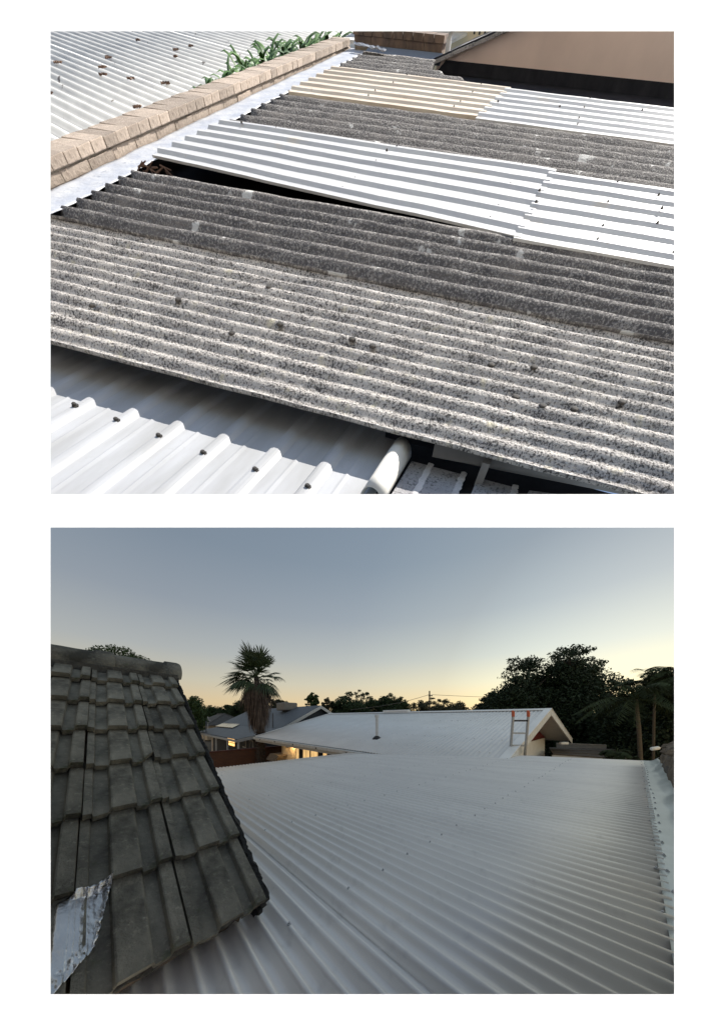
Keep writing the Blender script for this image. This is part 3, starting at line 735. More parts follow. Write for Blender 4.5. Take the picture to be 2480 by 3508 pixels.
# ---- white ribbed roof, roll cap and concrete tiles in front
RRv = Vector((0.00694, 0.99794, -0.06382)); QQv = Vector((1, -0.0069, 0.0004)); NNv = QQv.cross(RRv).normalized()
def Rq(q, r, n=0.0):         # ribbed roof plane (local), units of L
    o = Vector((-1, 2.17, -0.15))
    o = o - QQv*(-1.02) - RRv*2.232
    return (o+QQv*q+RRv*r+NNv*n)*KU
def r_lim(q, ratio=0.838):      # how far down the fall a piece may come before it would meet the dusk sky behind the page margins
    lo, hi = 0.2, 4.0
    for _ in range(30):
        m = (lo+hi)/2; p = MP @ Rq(q, m, -0.02)-EYE
        if p.z/p.y < ratio: lo = m
        else: hi = m
    return hi
def ribbed_roof():
    t = thing('ribbed_roof', 'sunlit white ribbed metal roof under the overhanging cement sheets', 'roof', Rq(-2, 2, 0), frame=MP)
    ribs = [-4.39,-4.03,-3.66,-3.289,-2.928,-2.545,-2.163,-1.786,-1.390,-1.010]
    def prof():
        pts = [(-4.7, 0)]
        for i, c in enumerate(ribs):
            pts += [(c-0.06,0),(c-0.034,0.017),(c-0.014,0.021),(c+0.014,0.021),(c+0.034,0.017),(c+0.06,0)]
            nx = ribs[i+1] if i+1 < len(ribs) else -0.56
            pts += [(c+0.145,0.0),(c+0.165,0.004),(c+0.19,0.0)]
        pts.append((-0.60, 0)); return pts
    p = prof()
    for (a0, a1) in ((0, 47), (46, len(p)-1)):
        vs = []; sub = p[a0:a1+1]; NR = 6
        for (q, z) in sub:
            r0 = r_lim(q)
            for j in range(NR+1): vs.append(Rq(q, r0+(3.05-r0)*j/NR, z+(0.004 if a0 else 0)))
        n = NR+1
        MB().add(vs, [(i*n+j, (i+1)*n+j, (i+1)*n+j+1, i*n+j+1) for i in range(len(sub)-1) for j in range(NR)]).build('roof_sheet', M_wroof2, t, solid=0.002)
    bm = MB().tube([(0,0,0),(0,0,0.003),(0,0,0.0032),(0,0,0.010),(0,0,0.012)], [0.017,0.017,0.011,0.011,0.007], 8).mesh('bolt', M_bolt)
    off = Vector(t['_off'])
    for (q, r) in ((-3.30,1.86),(-2.929,1.818),(-2.541,1.788),(-2.161,1.751),(-1.784,1.712),(-1.385,1.698),(-1.003,1.686)):
        put('bolt', bm, t, loc=Rq(q, r, 0.021)-off)
    # half-round roll cap at the right-hand edge
    vs = []; n = 12; NR = 5
    for j in range(NR+1):
        for k in range(n+1):
            a = PI*k/n; vs.append(Rq(-0.585-0.075*math.cos(a), r_lim(-.6)+(2.32-r_lim(-.6))*j/NR, 0.02+0.085*math.sin(a)))
    MB().add(vs, [(j*(n+1)+k, j*(n+1)+k+1, (j+1)*(n+1)+k+1, (j+1)*(n+1)+k) for j in range(NR) for k in range(n)]).build('roll_cap', mat('cream_painted_metal', (0.80,0.77,0.70), (0.72,0.68,0.60), 6, 0.5), t, smooth=True, solid=0.003)
M_wroof2 = mat('white_ribbed_metal', (0.50,0.505,0.52), (0.40,0.40,0.40), 2.2, 0.5, stretch=(3,.6,1), fine=(25,(0.42,0.42,0.41),0.62,0.8))
ribbed_roof()

def concrete_tiles():
    t = thing('concrete_tile_roof', 'corner of a speckled grey concrete tile roof with white mortar lines', 'roof', Rq(0, 2.1, -0.02), frame=MP)
    q = -0.53
    lines = [-0.36, -0.12, -0.03, 0.24, 0.33]
    prev = -0.51; k = 0
    MB().add([Rq(-0.75,r_lim(-.75,.875)+.02,-.03), Rq(1.0,r_lim(1.0,.875)+.02,-.03), Rq(1.0,2.75,-.07), Rq(-0.75,2.75,-.07)], [(0,1,2,3)]).build('sarking', M_lead_shade, t, solid=0.004)
    for x in lines+[0.62]:
        if x-prev > 0.15:
            mb = MB(); c0, c1 = prev+0.008, x-0.008
            e = 2.325+0.05*max(0, (c0+.4))*0.9
            b0, b1 = r_lim(c0,.865), r_lim(c1,.865); mb.hexa([Rq(c0,b0+.06,-.045), Rq(c1,b1+.06,-.045), Rq(c1,e,-.05), Rq(c0,e-.004,-.05), Rq(c0,b0,.012), Rq(c1,b1,.012), Rq(c1,e,.0), Rq(c0,e-.004,.0)])
            mb.build('tile', M_gtile, t, bevel=0.004)
            mm = MB(); mm.grid(lambda a, b: Rq(x-0.022+0.044*a+0.012*noise.noise(Vector((b*9,a,k))), b1+(e-b1)*b, 0.010+0.004*math.sin(PI*a)+.003*noise.noise(Vector((b*14,a*3,k)))), 4, 26)
            mm.build('mortar_line', M_lime, t, smooth=True)
        prev = x; k += 1
concrete_tiles()

# ================================================================== DUSK PLACE: houses, trees and small things beyond the metal roof
HR = Vector((-0.69, 0.72, 0)).normalized(); HQ = Vector((HR.y, -HR.x, 0))     # along the ridges / across, away
def G(r, q, z): return Vector((0,0,EYE.z)) + HR*r + HQ*q + Vector((0,0,z))    # z relative to the eye
M_wtrim = mat('white_trim', (0.7,0.7,0.68), None, 6, 0.6)
M_zroof = mat('far_zinc', (0.86,0.85,0.83), (0.80,0.79,0.77), 1.5, 0.45, metal=0.2)
M_dark = mat('navy_weatherboard', (0.030,0.038,0.050), (0.022,0.028,0.038), 6, 0.7)
M_groof = mat('grey_sheet_roof', (0.13,0.145,0.16), (0.10,0.11,0.125), 3, 0.55, metal=0.2)
M_red = mat('red_oxide', (0.21,0.03,0.028), (0.17,0.026,0.023), 5, 0.7)
M_rend = mat('white_render', (0.78,0.78,0.77), (0.70,0.70,0.69), 3, 0.9)
M_creamw = mat('cream_block', (0.62,0.50,0.34), (0.55,0.44,0.30), 4, 0.9)
M_soff = mat('soffit_grey', (0.52,0.52,0.51), (0.46,0.46,0.45), 4, 0.8)
M_glow = emit('lit_room', (1.0, 0.62, 0.25), 0.55)
M_glass = mat('dark_glass', (0.03,0.035,0.04), (0.02,0.022,0.025), 2, 0.12)
M_frame = mat('dark_brown_frame', (0.045,0.022,0.016), None, 8, 0.6)
M_alu = mat('aluminium', (0.42,0.42,0.42), (0.34,0.34,0.34), 20, 0.45, metal=0.5)
M_orange = mat('orange_plastic', (0.55,0.10,0.03), (0.45,0.08,0.025), 20, 0.5)
M_blackp = mat('black_plastic', (0.02,0.02,0.02), None, 20, 0.5)

def corr_slope(mb, r0, r1, qe, ze, qr, zr, pitch=0.13, amp=0.012):
    n = int(abs(r1-r0)/pitch); seg = 6
    vs = []
    for i in range(n*seg+1):
        r = r0+(r1-r0)*i/(n*seg); h = amp*math.cos(2*PI*i/seg)
        for (q, z) in ((qe, ze), (qr, zr)): vs.append(G(r, q, z+h))
    mb.add(vs, [(i*2, i*2+1, i*2+3, i*2+2) for i in range(n*seg)])

def white_roof_house():
    QE, ZE, QR, ZR, R0, R1 = 6.05, -1.17, 11.84, 0.335, 1.92, 16.07
    t = thing('white_roofed_house', 'white house with a long pale corrugated gable roof and lit porch', 'house', G(9, 11.8, -EYE.z))
    w = 1.9; r = R0
    while r < R1-0.05:
        e = min(R1, r+w); mb = MB(); corr_slope(mb, r, e, QE, ZE, QR, ZR); mb.build('roof_sheet', M_zroof, t, smooth=True, solid=0.004); r = e
    mb = MB(); corr_slope(mb, R0, R1, 2*QR-QE, ZE, QR, ZR); mb.build('back_roof_slope', M_zroof, t, smooth=True, solid=0.004)
    mb = MB()
    for sg in (-1, 1): mb.hexa([G(R0-.03,QR,ZR+.02), G(R1+.03,QR,ZR+.02), G(R1+.03,QR+sg*.22,ZR-.035), G(R0-.03,QR+sg*.22,ZR-.035), G(R0-.03,QR,ZR+.045), G(R1+.03,QR,ZR+.045), G(R1+.03,QR+sg*.22,ZR-.01), G(R0-.03,QR+sg*.22,ZR-.01)])
    mb.build('ridge_cap', M_zroof, t)
    mb = MB(); mb.obox(G(9.4,QR,ZR+.09), HR*.95, HQ*.13, Vector((0,0,.06))); mb.build('ridge_vent', M_zroof, t, bevel=0.03)
    # screws in rows
    sm = screw_mesh('roof_screw', 0.010, 0.012); off = Vector(t['_off'])
    sl = (ZR-ZE)/(QR-QE)
    for f in (0.16, 0.34, 0.52, 0.70, 0.88):
        for k in range(24):
            r = R0+0.25+k*0.26
            if (k*7) % 3: put('screw', sm, t, loc=G(r+random.uniform(-.03,.03), QE+(QR-QE)*f, ZE+(ZR-ZE)*f+0.012)-off)
    # gutter and fascia along the eave
    mb = MB(); mb.hexa([G(4.0,QE-.12,ZE-.16), G(R1+.04,QE-.12,ZE-.16), G(R1+.04,QE+.02,ZE-.16), G(4.0,QE+.02,ZE-.16), G(4.0,QE-.14,ZE-.03), G(R1+.04,QE-.14,ZE-.03), G(R1+.04,QE+.02,ZE-.03), G(4.0,QE+.02,ZE-.03)]); mb.build('gutter', M_wtrim, t)
    mb = MB(); mb.hexa([G(4.0,QE+.02,ZE-.30), G(R1,QE+.02,ZE-.30), G(R1,QE+.06,ZE-.30), G(4.0,QE+.06,ZE-.30), G(4.0,QE+.02,ZE-.03), G(R1,QE+.02,ZE-.03), G(R1,QE+.06,ZE-.03), G(4.0,QE+.06,ZE-.03)]); mb.build('fascia', M_soff, t)
    for k in range(5):
        mb = MB(); mb.obox(G(15-k*2.0,QE-.14,ZE-.11), HR*.03, HQ*.012, Vector((0,0,.03))); mb.build('gutter_bracket', M_blackp, t)
    # bargeboards on the right gable end and verge trim on the left
    for (rr, sgn) in ((R0, 1), (R0, -1), (R1, 1), (R1, -1)):
        qe = QE if sgn > 0 else 2*QR-QE; d = 0.045
        mb = MB(); a = rr-d if rr == R0 else rr; b = rr if rr == R0 else rr+d
        mb.hexa([G(a,qe,ZE-.22), G(b,qe,ZE-.22), G(b,QR,ZR-.22), G(a,QR,ZR-.22), G(a,qe,ZE+.03), G(b,qe,ZE+.03), G(b,QR,ZR+.03), G(a,QR,ZR+.03)])
        mb.build('bargeboard', M_wtrim, t)
        mb = MB(); a2, b2 = (rr-.06, rr+.16) if rr == R0 else (rr-.16, rr+.06)
        mb.hexa([G(a2,qe,ZE+.03), G(b2,qe,ZE+.03), G(b2,QR,ZR+.03), G(a2,QR,ZR+.03), G(a2,qe,ZE+.05), G(b2,qe,ZE+.05), G(b2,QR,ZR+.05), G(a2,QR,ZR+.05)]); mb.build('verge_capping', M_zroof, t)
    # soffit of the overhang at the right gable
    RW = R0+1.05
    for sgn in (1, -1):
        qe = QE if sgn > 0 else 2*QR-QE
        MB().add([G(R0,qe,ZE-.10), G(R0,QR,ZR-.10), G(RW+.1,QR,ZR-.10), G(RW+.1,qe,ZE-.10)], [(0,1,2,3)]).build('soffit', M_soff, t, solid=0.01)
    # right gable wall: white below, red boarding above with a zigzag edge
    qa, qb = QE+.55, 2*QR-QE-.75
    zl = -1.0
    sl2 = lambda q: ZR-.10-abs(q-QR)*sl
    mb = MB(); mb.prism([G(RW,qa,-EYE.z), G(RW,qb,-EYE.z), G(RW,qb,zl-.02), G(RW,qa,zl-.02)], HR*.2); mb.build('wall', M_rend, t)
    n = 26; poly = []
    for k in range(n+1):
        q = qa+(qb-qa)*k/n; poly.append(G(RW-.03, q, zl-.05+(0.04 if k % 2 else 0)))
    poly += [G(RW-.03,qb,sl2(qb)), G(RW-.03,QR,sl2(QR)), G(RW-.03,qa,sl2(qa))]
    MB().prism(poly, HR*.028).build('gable_cladding', M_red, t)
    w_ = MB(); w_.obox(G(RW-.02,7.35,-1.75), HQ*.45, HR*.03, Vector((0,0,.42))); wo = w_.build('window', M_frame, t)
    w_ = MB(); w_.obox(G(RW-.045,7.35,-1.75), HQ*.38, HR*.01, Vector((0,0,.36))); wp = w_.build('pane', M_glass, wo); wp.location = (0,0,0)
    # long wall behind the porch with lit glazing
    QW = QE+.62; RL = 13.75
    mb = MB(); mb.prism([G(RW,QW,-EYE.z), G(RL,QW,-EYE.z), G(RL,QW,ZE+.02), G(RW,QW,ZE+.02)], HQ*.2); mb.build('wall', M_creamw, t)
    mb = MB(); mb.prism([G(RL,QW,-EYE.z), G(RL,2*QR-QW,-EYE.z), G(RL,2*QR-QW,ZE), G(RL,QR,ZR-.15), G(RL,QW,ZE)], -HR*.2); mb.build('wall', M_creamw, t)
    MB().add([G(R0,QE,ZE-.05), G(R1,QE,ZE-.05), G(R1,QW+.1,ZE-.05), G(R0,QW+.1,ZE-.05)], [(0,1,2,3)]).build('porch_soffit', M_soff, t, solid=0.01)
    mb = MB(); mb.obox(G(12.9,QW-.02,ZE-.36), HR*.26, HQ*.02, Vector((0,0,.10))); p = mb.build('name_plate', M_frame, t)
    mb = MB(); mb.obox(G(12.9,QW-.045,ZE-.36), HR*.21, HQ*.006, Vector((0,0,.065))); c = mb.build('plate_face', M_creamw, p); c.location = (0,0,0)
    for k in range(6):
        r = 11.65-k*0.72
        mb = MB(); mb.obox(G(r,QW-.02,ZE-1.15), HR*.36, HQ*.03, Vector((0,0,1.0))); wo = mb.build('window', M_frame, t)
        for h in (-1, 1):
            mb = MB(); mb.obox(G(r+h*.155,QW-.055,ZE-1.13), HR*.135, HQ*.008, Vector((0,0,.90))); c = mb.build('pane', M_glow if (k*2+h) % 5 in (0, 1, 3) else M_glass, wo); c.location = (0,0,0)
    mb = MB(); mb.obox(G(7.1,QW-.06,ZE-.34), HR*.34, HQ*.03, Vector((0,0,.2))); mb.build('wall_heater', mat('cream_enamel', (0.75,0.66,0.45), None, 6, 0.5), t)
    mb = MB(); mb.obox(G(12.3,QE+.35,ZE-.11), HR*.09, HQ*.09, Vector((0,0,.035))); mb.build('porch_lamp', emit('lamp_glass', (1,0.72,0.35), 6.0), t)
    ld = bpy.data.lights.new('porch_light', 'POINT'); ld.energy = 11; ld.color = (1, 0.66, 0.30); ld.shadow_soft_size = 0.09
    lo = bpy.data.objects.new('porch_light', ld); COL.objects.link(lo); lo.location = G(12.3, QE+.35, ZE-.24)
    # vent pipe with a black boot
    f = 0.24
    base = W(1291, 2529, 1.0)-EYE
    # point of the roof plane in that direction
    A_, B_, C_ = G(2,QE,ZE), G(12,QE,ZE), G(2,QR,ZR); nn = (B_-A_).cross(C_-A_).normalized()
    d = nn.dot(A_-EYE)/nn.dot(base); P = EYE+base*d
    v = MB().tube([P-Vector((0,0,.05)), P+Vector((0,0,.85))], 0.055, 12).build('vent_pipe', mat('pale_pvc', (0.6,0.6,0.6), None, 5, 0.5), None, smooth=False)
    v2 = MB().tube([P+Vector((0,0,.84)), P+Vector((0,0,.95)), P+Vector((0,0,.97))], [.085,.085,.05], 12).build('cowl', MATS['pale_pvc'], v)
    mb = MB().tube([P+Vector((0,0,-.04)), P+Vector((0,0,.03)), P+Vector((0,0,.10))], [.20,.15,.062], 12).build('rubber_boot', M_blackp, v)
    tag(v, 'slim pale vent pipe with a black rubber boot standing on the white corrugated roof', 'pipe')
white_roof_house()

def ladder():
    D = 6.55
    L0 = W(1757, 2600, D); L1 = W(1757, 2452, D); R0 = W(1809, 2604, D*0.99); R1 = W(1809, 2452, D*0.99)
    t = thing('ladder', 'aluminium ladder with orange end caps leaning over the roof edge', 'ladder', (L0.x, L0.y, 0))
    dn = Vector((0.02, 0.05, -1)); 
    for a, b in ((L0, L1), (R0, R1)):
        low = Vector((a.x, a.y+0.5, 0.02)); MB().bar(low, b, 0.032, 0.07, (0,1,0)).build('rail', M_alu, t)
        MB().bar(b-Vector((0,0,.03)), b+Vector((0,0,.11)), 0.05, 0.085, (0,1,0)).build('end_cap', M_orange, t, bevel=0.015)
        mb = MB().bar(b+Vector((0.0,0,.05)), b+Vector((-0.02,0,.14)), 0.045, 0.05, (0,1,0)); mb.build('end_cap', M_orange, t, bevel=0.012)
    for k, f in enumerate((0.17, 0.60, 0.93)):
        pass
    n = 11
    for k in range(n):
        z = L1.z-0.13-k*0.33
        if z < 0.2: break
        def at(a, b):
            low = Vector((a.x, a.y+0.5, 0.02)); q = (z-low.z)/(b.z-low.z); return low.lerp(b, q)
        MB().bar(at(L0,L1), at(R0,R1), 0.035, 0.045 if k == 0 else 0.04).build('rung', M_blackp if k == 0 else M_alu, t)
ladder()

def weatherboard_house():
    t = thing('weatherboard_house', 'dark navy weatherboard house with a grey roof, verandah posts and lit window', 'house', G(24, 12, -EYE.z))
    QA, ZA, RA_ = 13.56, 1.16, 20.15
    sl = 0.51; QL, ZL = 9.5, 1.16-0.51*4.06
    RF = 38
    # main gable roof
    for (q1, nm) in ((QL, 'roof_slope'), (2*QA-QL-0.6, 'roof_slope')):
        MB().add([G(RA_-.35,q1,ZA-abs(q1-QA)*sl), G(RF,q1,ZA-abs(q1-QA)*sl), G(RF,QA,ZA), G(RA_-.35,QA,ZA)], [(0,1,2,3)]).build(nm, M_groof, t, solid=0.06)
    for q1 in (QL, 2*QA-QL-.6):
        z1 = ZA-abs(q1-QA)*sl
        mb = MB(); mb.hexa([G(RA_-.42,q1,z1-.26), G(RA_-.36,q1,z1-.26), G(RA_-.36,QA,ZA-.26), G(RA_-.42,QA,ZA-.26), G(RA_-.42,q1,z1+.03), G(RA_-.36,q1,z1+.03), G(RA_-.36,QA,ZA+.03), G(RA_-.42,QA,ZA+.03)]); mb.build('bargeboard', M_wtrim, t)
    MB().prism([G(RA_,QL+.3,-EYE.z), G(RA_,2*QA-QL-.9,-EYE.z), G(RA_,2*QA-QL-.9,ZA-.1-(QA-QL-.9)*sl), G(RA_,QA,ZA-.1), G(RA_,QL+.3,ZA-.1-(QA-QL-.3)*sl)], HR*.3).build('wall', M_dark, t)
    for k in range(14):         # gable boards
        z = ZA-.25-k*0.20; half = max(0.1, (ZA-z-.12)/sl)
        a, b = max(QL+.3, QA-half), min(2*QA-QL-.9, QA+half)
        mb = MB(); mb.hexa([G(RA_-.035,a,z-.19), G(RA_-.035,b,z-.19), G(RA_,b,z-.19), G(RA_,a,z-.19), G(RA_-.012,a,z), G(RA_-.012,b,z), G(RA_,b,z), G(RA_,a,z)]); mb.build('weatherboard', M_dark, t)
    # skillion verandah roof
    QV, ZV, RV = 5.94, -1.57, 19.17
    MB().add([G(RV,QV,ZV), G(34,QV,ZV), G(34,QL+.1,ZL+.02), G(RV,QL+.1,ZL+.02)], [(0,1,2,3)]).build('verandah_roof', M_groof, t, solid=0.05)
    mb = MB(); mb.hexa([G(RV,QV-.10,ZV-.18), G(34,QV-.10,ZV-.18), G(34,QV,ZV-.18), G(RV,QV,ZV-.18), G(RV,QV-.12,ZV-.02), G(34,QV-.12,ZV-.02), G(34,QV,ZV-.02), G(RV,QV,ZV-.02)]); mb.build('gutter', M_soff, t)
    mb = MB(); mb.hexa([G(RV-.04,QV,ZV-.2), G(RV,QV,ZV-.2), G(RV,QL,ZL-.2), G(RV-.04,QL,ZL-.2), G(RV-.04,QV,ZV+.02), G(RV,QV,ZV+.02), G(RV,QL,ZL+.03), G(RV-.04,QL,ZL+.03)]); mb.build('fascia', M_soff, t)
    QW = 7.6
    mb = MB(); mb.prism([G(RV+.5,QW,-EYE.z), G(34,QW,-EYE.z), G(34,QW,ZV+.25), G(RV+.5,QW,ZV+.25)], HQ*.2); mb.build('wall', M_dark, t)
    mb = MB(); mb.prism([G(RV+.5,QW,-EYE.z), G(RV+.5,QL+.3,-EYE.z), G(RV+.5,QL+.3,ZL-.05), G(RV+.5,QW,ZV+.25)], HR*.2); mb.build('wall', M_dark, t)
    for k in range(11):
        z = ZV-.02-k*.19
        mb = MB(); mb.hexa([G(RV+.465,QW,z-.18), G(RV+.465,QL+.3,z-.18), G(RV+.5,QL+.3,z-.18), G(RV+.5,QW,z-.18), G(RV+.485,QW,z), G(RV+.485,QL+.3,z), G(RV+.5,QL+.3,z), G(RV+.5,QW,z)]); mb.build('weatherboard', M_dark, t)
    for r in (RV+.15, 21.9, 25.3, 26.7, 30.0):
        mb = MB(); mb.obox(G(r,QV+.12,(ZV-EYE.z)/2-.08), HR*.055, HQ*.055, Vector((0,0,(ZV+EYE.z)/2-.08))); mb.build('post', M_wtrim, t)
    for r in (21.0, 22.6):
        mb = MB(); mb.obox(G(r,QW-.02,ZV-.62), HR*.42, HQ*.03, Vector((0,0,.36))); wo = mb.build('window', M_wtrim, t)
        for h in (-1, 1):
            mb = MB(); mb.obox(G(r+h*.19,QW-.06,ZV-.62), HR*.155, HQ*.012, Vector((0,0,.28))); c = mb.build('pane', M_glass, wo); c.location = (0,0,0)
    mb = MB(); mb.obox(G(26.2,QW-.02,ZV-.72), HR*1.15, HQ*.03, Vector((0,0,.42))); wo = mb.build('window', M_frame, t)
    for h in range(3):
        mb = MB(); mb.obox(G(26.2+(h-1)*.74,QW-.06,ZV-.72), HR*.34, HQ*.012, Vector((0,0,.36))); c = mb.build('pane', M_glow2, wo); c.location = (0,0,0)
        mb = MB(); mb.obox(G(26.2+(h-1)*.74,QW-.09,ZV-.80), HR*.36, HQ*.012, Vector((0,0,.03))); c = mb.build('glazing_bar', M_frame, wo); c.location = (0,0,0)
    # vent pipes
    for (x, y, D, h) in ((707, 2500, 25.5, .9), (935, 2490, 22, 1.2)):
        MB().tube([W(x,y,D)-Vector((0,0,.3)), W(x,y,D)+Vector((0,0,h))], .06, 8).build('vent_pipe', M_groof, t)
    # evaporative cooler on the far slope
    mb = MB(); c = W(983, 2418, 27); mb.obox(c-Vector((0,0,.1)), HR*.9, HQ*.8, Vector((0,0,.42))); o = mb.build('evaporative_cooler', mat('beige_plastic', (0.28,0.25,0.21), (0.22,0.2,0.17), 4, 0.7), None, bevel=0.12)
    tag(o, 'beige evaporative cooler box on the grey roof ridge', 'cooler')
    # solar panels on the roof
    def pl(r, q): # point on the skillion plane
        return G(r, q, ZV+(q-QV)*(ZL-ZV)/(QL-QV)+.10)
    A_, nrm = G(RV,QV,ZV), (G(RV,QL,ZL)-G(RV,QV,ZV)).cross(HR).normalized()
    def hit(x, y):
        d = W(x, y, 1.0)-EYE; k = nrm.dot(A_+Vector((0,0,.12))-EYE)/nrm.dot(d); return EYE+d*k
    c0, c1, c2, c3 = hit(737,2489), hit(797,2494.5), hit(880,2455), hit(835,2452)
    sa = thing('solar_array', 'pale reflecting solar panels on the grey verandah roof', 'solar panels', tuple(c0))
    for i in range(5):
        for j in range(2):
            a0, a1, b0, b1 = i/5+.006, (i+1)/5-.006, j/2+.006, (j+1)/2-.006
            q = lambda a, b: c0.lerp(c1, b).lerp(c3.lerp(c2, b), a)
            mb = MB(); P = [q(a0,b0), q(a0,b1), q(a1,b1), q(a1,b0)]
            mb.hexa(P+[p+Vector((0,0,.05)) for p in P]); mb.build('panel', M_solar, sa)
M_solar = mat('solar_glass', (0.55,0.52,0.46), (0.45,0.43,0.40), 3, 0.2, metal=0.6)
M_glow2 = emit('lit_window', (1.0, 0.55, 0.18), 1.3)
weatherboard_house()

def brick_mat():
    m = bpy.data.materials.new('fence_brick'); m.use_nodes = True; nt = m.node_tree; b = nt.nodes['Principled BSDF']
    tc = nd(nt, 'ShaderNodeTexCoord'); mp = nd(nt, 'ShaderNodeMapping'); mp.inputs['Rotation'].default_value = (PI/2, 0, 0)
    br = nd(nt, 'ShaderNodeTexBrick'); br.inputs['Scale'].default_value = 1.0
    br.inputs['Brick Width'].default_value = 0.24; br.inputs['Row Height'].default_value = 0.086; br.inputs['Mortar Size'].default_value = 0.008
    br.inputs['Color1'].default_value = (0.15,0.066,0.034,1); br.inputs['Color2'].default_value = (0.115,0.05,0.03,1); br.inputs['Mortar'].default_value = (0.06,0.04,0.03,1)
    nt.links.new(tc.outputs['Object'], mp.inputs[0]); nt.links.new(mp.outputs[0], br.inputs['Vector'])
    nt.links.new(br.outputs[0], b.inputs['Base Color']); b.inputs['Roughness'].default_value = 0.9
    return m
def brick_fence():
    base = G(17.07, 3.2, -EYE.z)
    t = thing('brick_fence', 'long red brown brick boundary wall in front of the weatherboard house', 'wall', base)
    t.rotation_euler = (0, 0, math.atan2(HQ.y, HQ.x)); t['_off'] = (0,0,0)
    mb = MB(); mb.box((-6, -.11, 0), (9.5, .11, 1.72)); mb.build('wall', brick_mat(), t).location = (0,0,0)
    for k in range(62):
        mb = MB(); mb.box((-6+k*.25, -.15, 1.72), (-6+k*.25+.24, .15, 1.80)); mb.build('coping_brick', M_cop, t).location = (0,0,0)
M_cop = mat('coping_brick_red', (0.13,0.045,0.03), (0.09,0.035,0.026), 9, 0.9, rnd=0.25)
brick_fence()

def far_houses():
    # red tiled roof behind the palm
    t = thing('red_tiled_house', 'house with a red brown tiled roof behind the solar panels', 'house', G(38, 20, -EYE.z))
    M_rt = mat('terracotta_tile', (0.15,0.042,0.025), (0.11,0.033,0.022), 2, 0.85, stretch=(1,1,1))
    n = 12
    for i in range(n):
        f0, f1 = i/n, (i+1)/n
        mb = MB(); q0, q1 = 13+5.5*f0, 13+5.5*f1+.06; z0, z1 = -1.35+3.0*f0, -1.35+3.0*f1
        mb.hexa([G(33+4*f0,q0,z0), G(50,q0,z0), G(50,q1,z1+.0), G(33+4*f1,q1,z1), G(33+4*f0,q0,z0+.10), G(50,q0,z0+.10), G(50,q1,z1+.03), G(33+4*f1,q1,z1+.03)])
        mb.build('tile_course', M_rt, t)
    MB().prism([G(37,18.5,1.65), G(33,13,-1.35), G(33,24,-1.35)], HR*1.0).build('hip_end', M_rt, t)
    mb = MB(); mb.obox(G(41,18.4,-1.2-.9), HR*7.6, HQ*5, Vector((0,0,1.6))); mb.build('wall', M_creamw, t)
    mb = MB(); mb.obox(G(41,17,1.35), HR*.25, HQ*.25, Vector((0,0,.35))); mb.build('chimney', M_rt, t)
    # grey hipped roof beside it
    t = thing('grey_hipped_house', 'small house with a grey hipped tile roof beside the trees', 'house', G(52, 13, -EYE.z))
    M_gt = mat('grey_roof_tile', (0.12,0.11,0.10), (0.085,0.08,0.075), 2, 0.85)
    a, b, c, d = G(46,9.5,-1.2), G(58,9.5,-1.2), G(58,17,-1.2), G(46,17,-1.2); e, f = G(49.5,13.2,.75), G(54.5,13.2,.75)
    MB().add([a,b,c,d,e,f], [(0,1,5,4),(1,2,5),(2,3,4,5),(3,0,4),(0,3,2,1)]).build('roof', M_gt, t)
    for (p, q) in ((e, f), (a, e), (d, e)):
        MB().tube([p, q], .12, 6).build('ridge_tile', M_gt, t)
    mb = MB(); mb.obox(G(52,13.2,-2.4), HR*5.6, HQ*3.4, Vector((0,0,1.2))); mb.build('wall', M_creamw, t)
    tv = MB().tube([W(713,2500,34), W(713,2455,34)], .05, 6).build('tv_aerial', M_wtrim, None)
    tag(tv, 'thin pale aerial mast standing behind the verandah roof', 'aerial')
    MB().tube([W(705,2465,34), W(722,2468,34)], .03, 5).build('aerial_arm', M_wtrim, tv)
far_houses()

# ------------------------------------------------------------------ trees
def leaf_cloud(name, mt, parent, centers, radii, n, size, droop=0.3, rng=RNG, aspect=0.38, off=None):
    """n leaf-shaped quads spread through ellipsoidal clumps (denser towards the outside)"""
    centers = np.array(centers, float); radii = np.array(radii, float)
    wgt = (radii[:, 0]*radii[:, 2]); wgt = wgt/wgt.sum()
    idx = rng.choice(len(centers), n, p=wgt)
    d = rng.normal(size=(n, 3)); d /= np.linalg.norm(d, axis=1)[:, None]
    rad = rng.random(n)**0.45
    p = centers[idx]+d*radii[idx]*rad[:, None]
    ax = d*0.6+rng.normal(size=(n, 3))*0.7; ax[:, 2] -= droop; ax /= np.linalg.norm(ax, axis=1)[:, None]
    sd_ = np.cross(ax, rng.normal(size=(n, 3))); sd_ /= np.linalg.norm(sd_, axis=1)[:, None]
    ln = size*(0.6+0.8*rng.random(n))[:, None]; w = ln*aspect
    V = np.stack([p-ax*ln*.5, p+sd_*w*.5+ax*ln*.05, p+ax*ln*.5, p-sd_*w*.5+ax*ln*.05], 1).reshape(-1, 3)
    if off is not None: V = V-np.array(off)
    me = bpy.data.meshes.new(name); me.vertices.add(n*4); me.vertices.foreach_set('co', V.ravel())
    me.loops.add(n*4); me.loops.foreach_set('vertex_index', np.arange(n*4)); me.polygons.add(n)
    me.polygons.foreach_set('loop_start', np.arange(0, n*4, 4)); me.polygons.foreach_set('loop_total', np.full(n, 4))
    me.materials.append(mt); me.update(); me.validate()
    o = bpy.data.objects.new(name, me); COL.objects.link(o); o.parent = parent
    return o
M_bark = mat('bark', (0.075,0.06,0.045), (0.045,0.036,0.03), 6, 0.95, stretch=(3,3,.6))
LM = [leafmat('leaf_deep', (0.050,0.078,0.030), (0.030,0.052,0.020)), leafmat('leaf_mid', (0.075,0.115,0.035), (0.045,0.075,0.024)), leafmat('leaf_brown', (0.085,0.080,0.042), (0.050,0.052,0.028)), leafmat('leaf_black', (0.028,0.045,0.020), (0.018,0.030,0.014))]
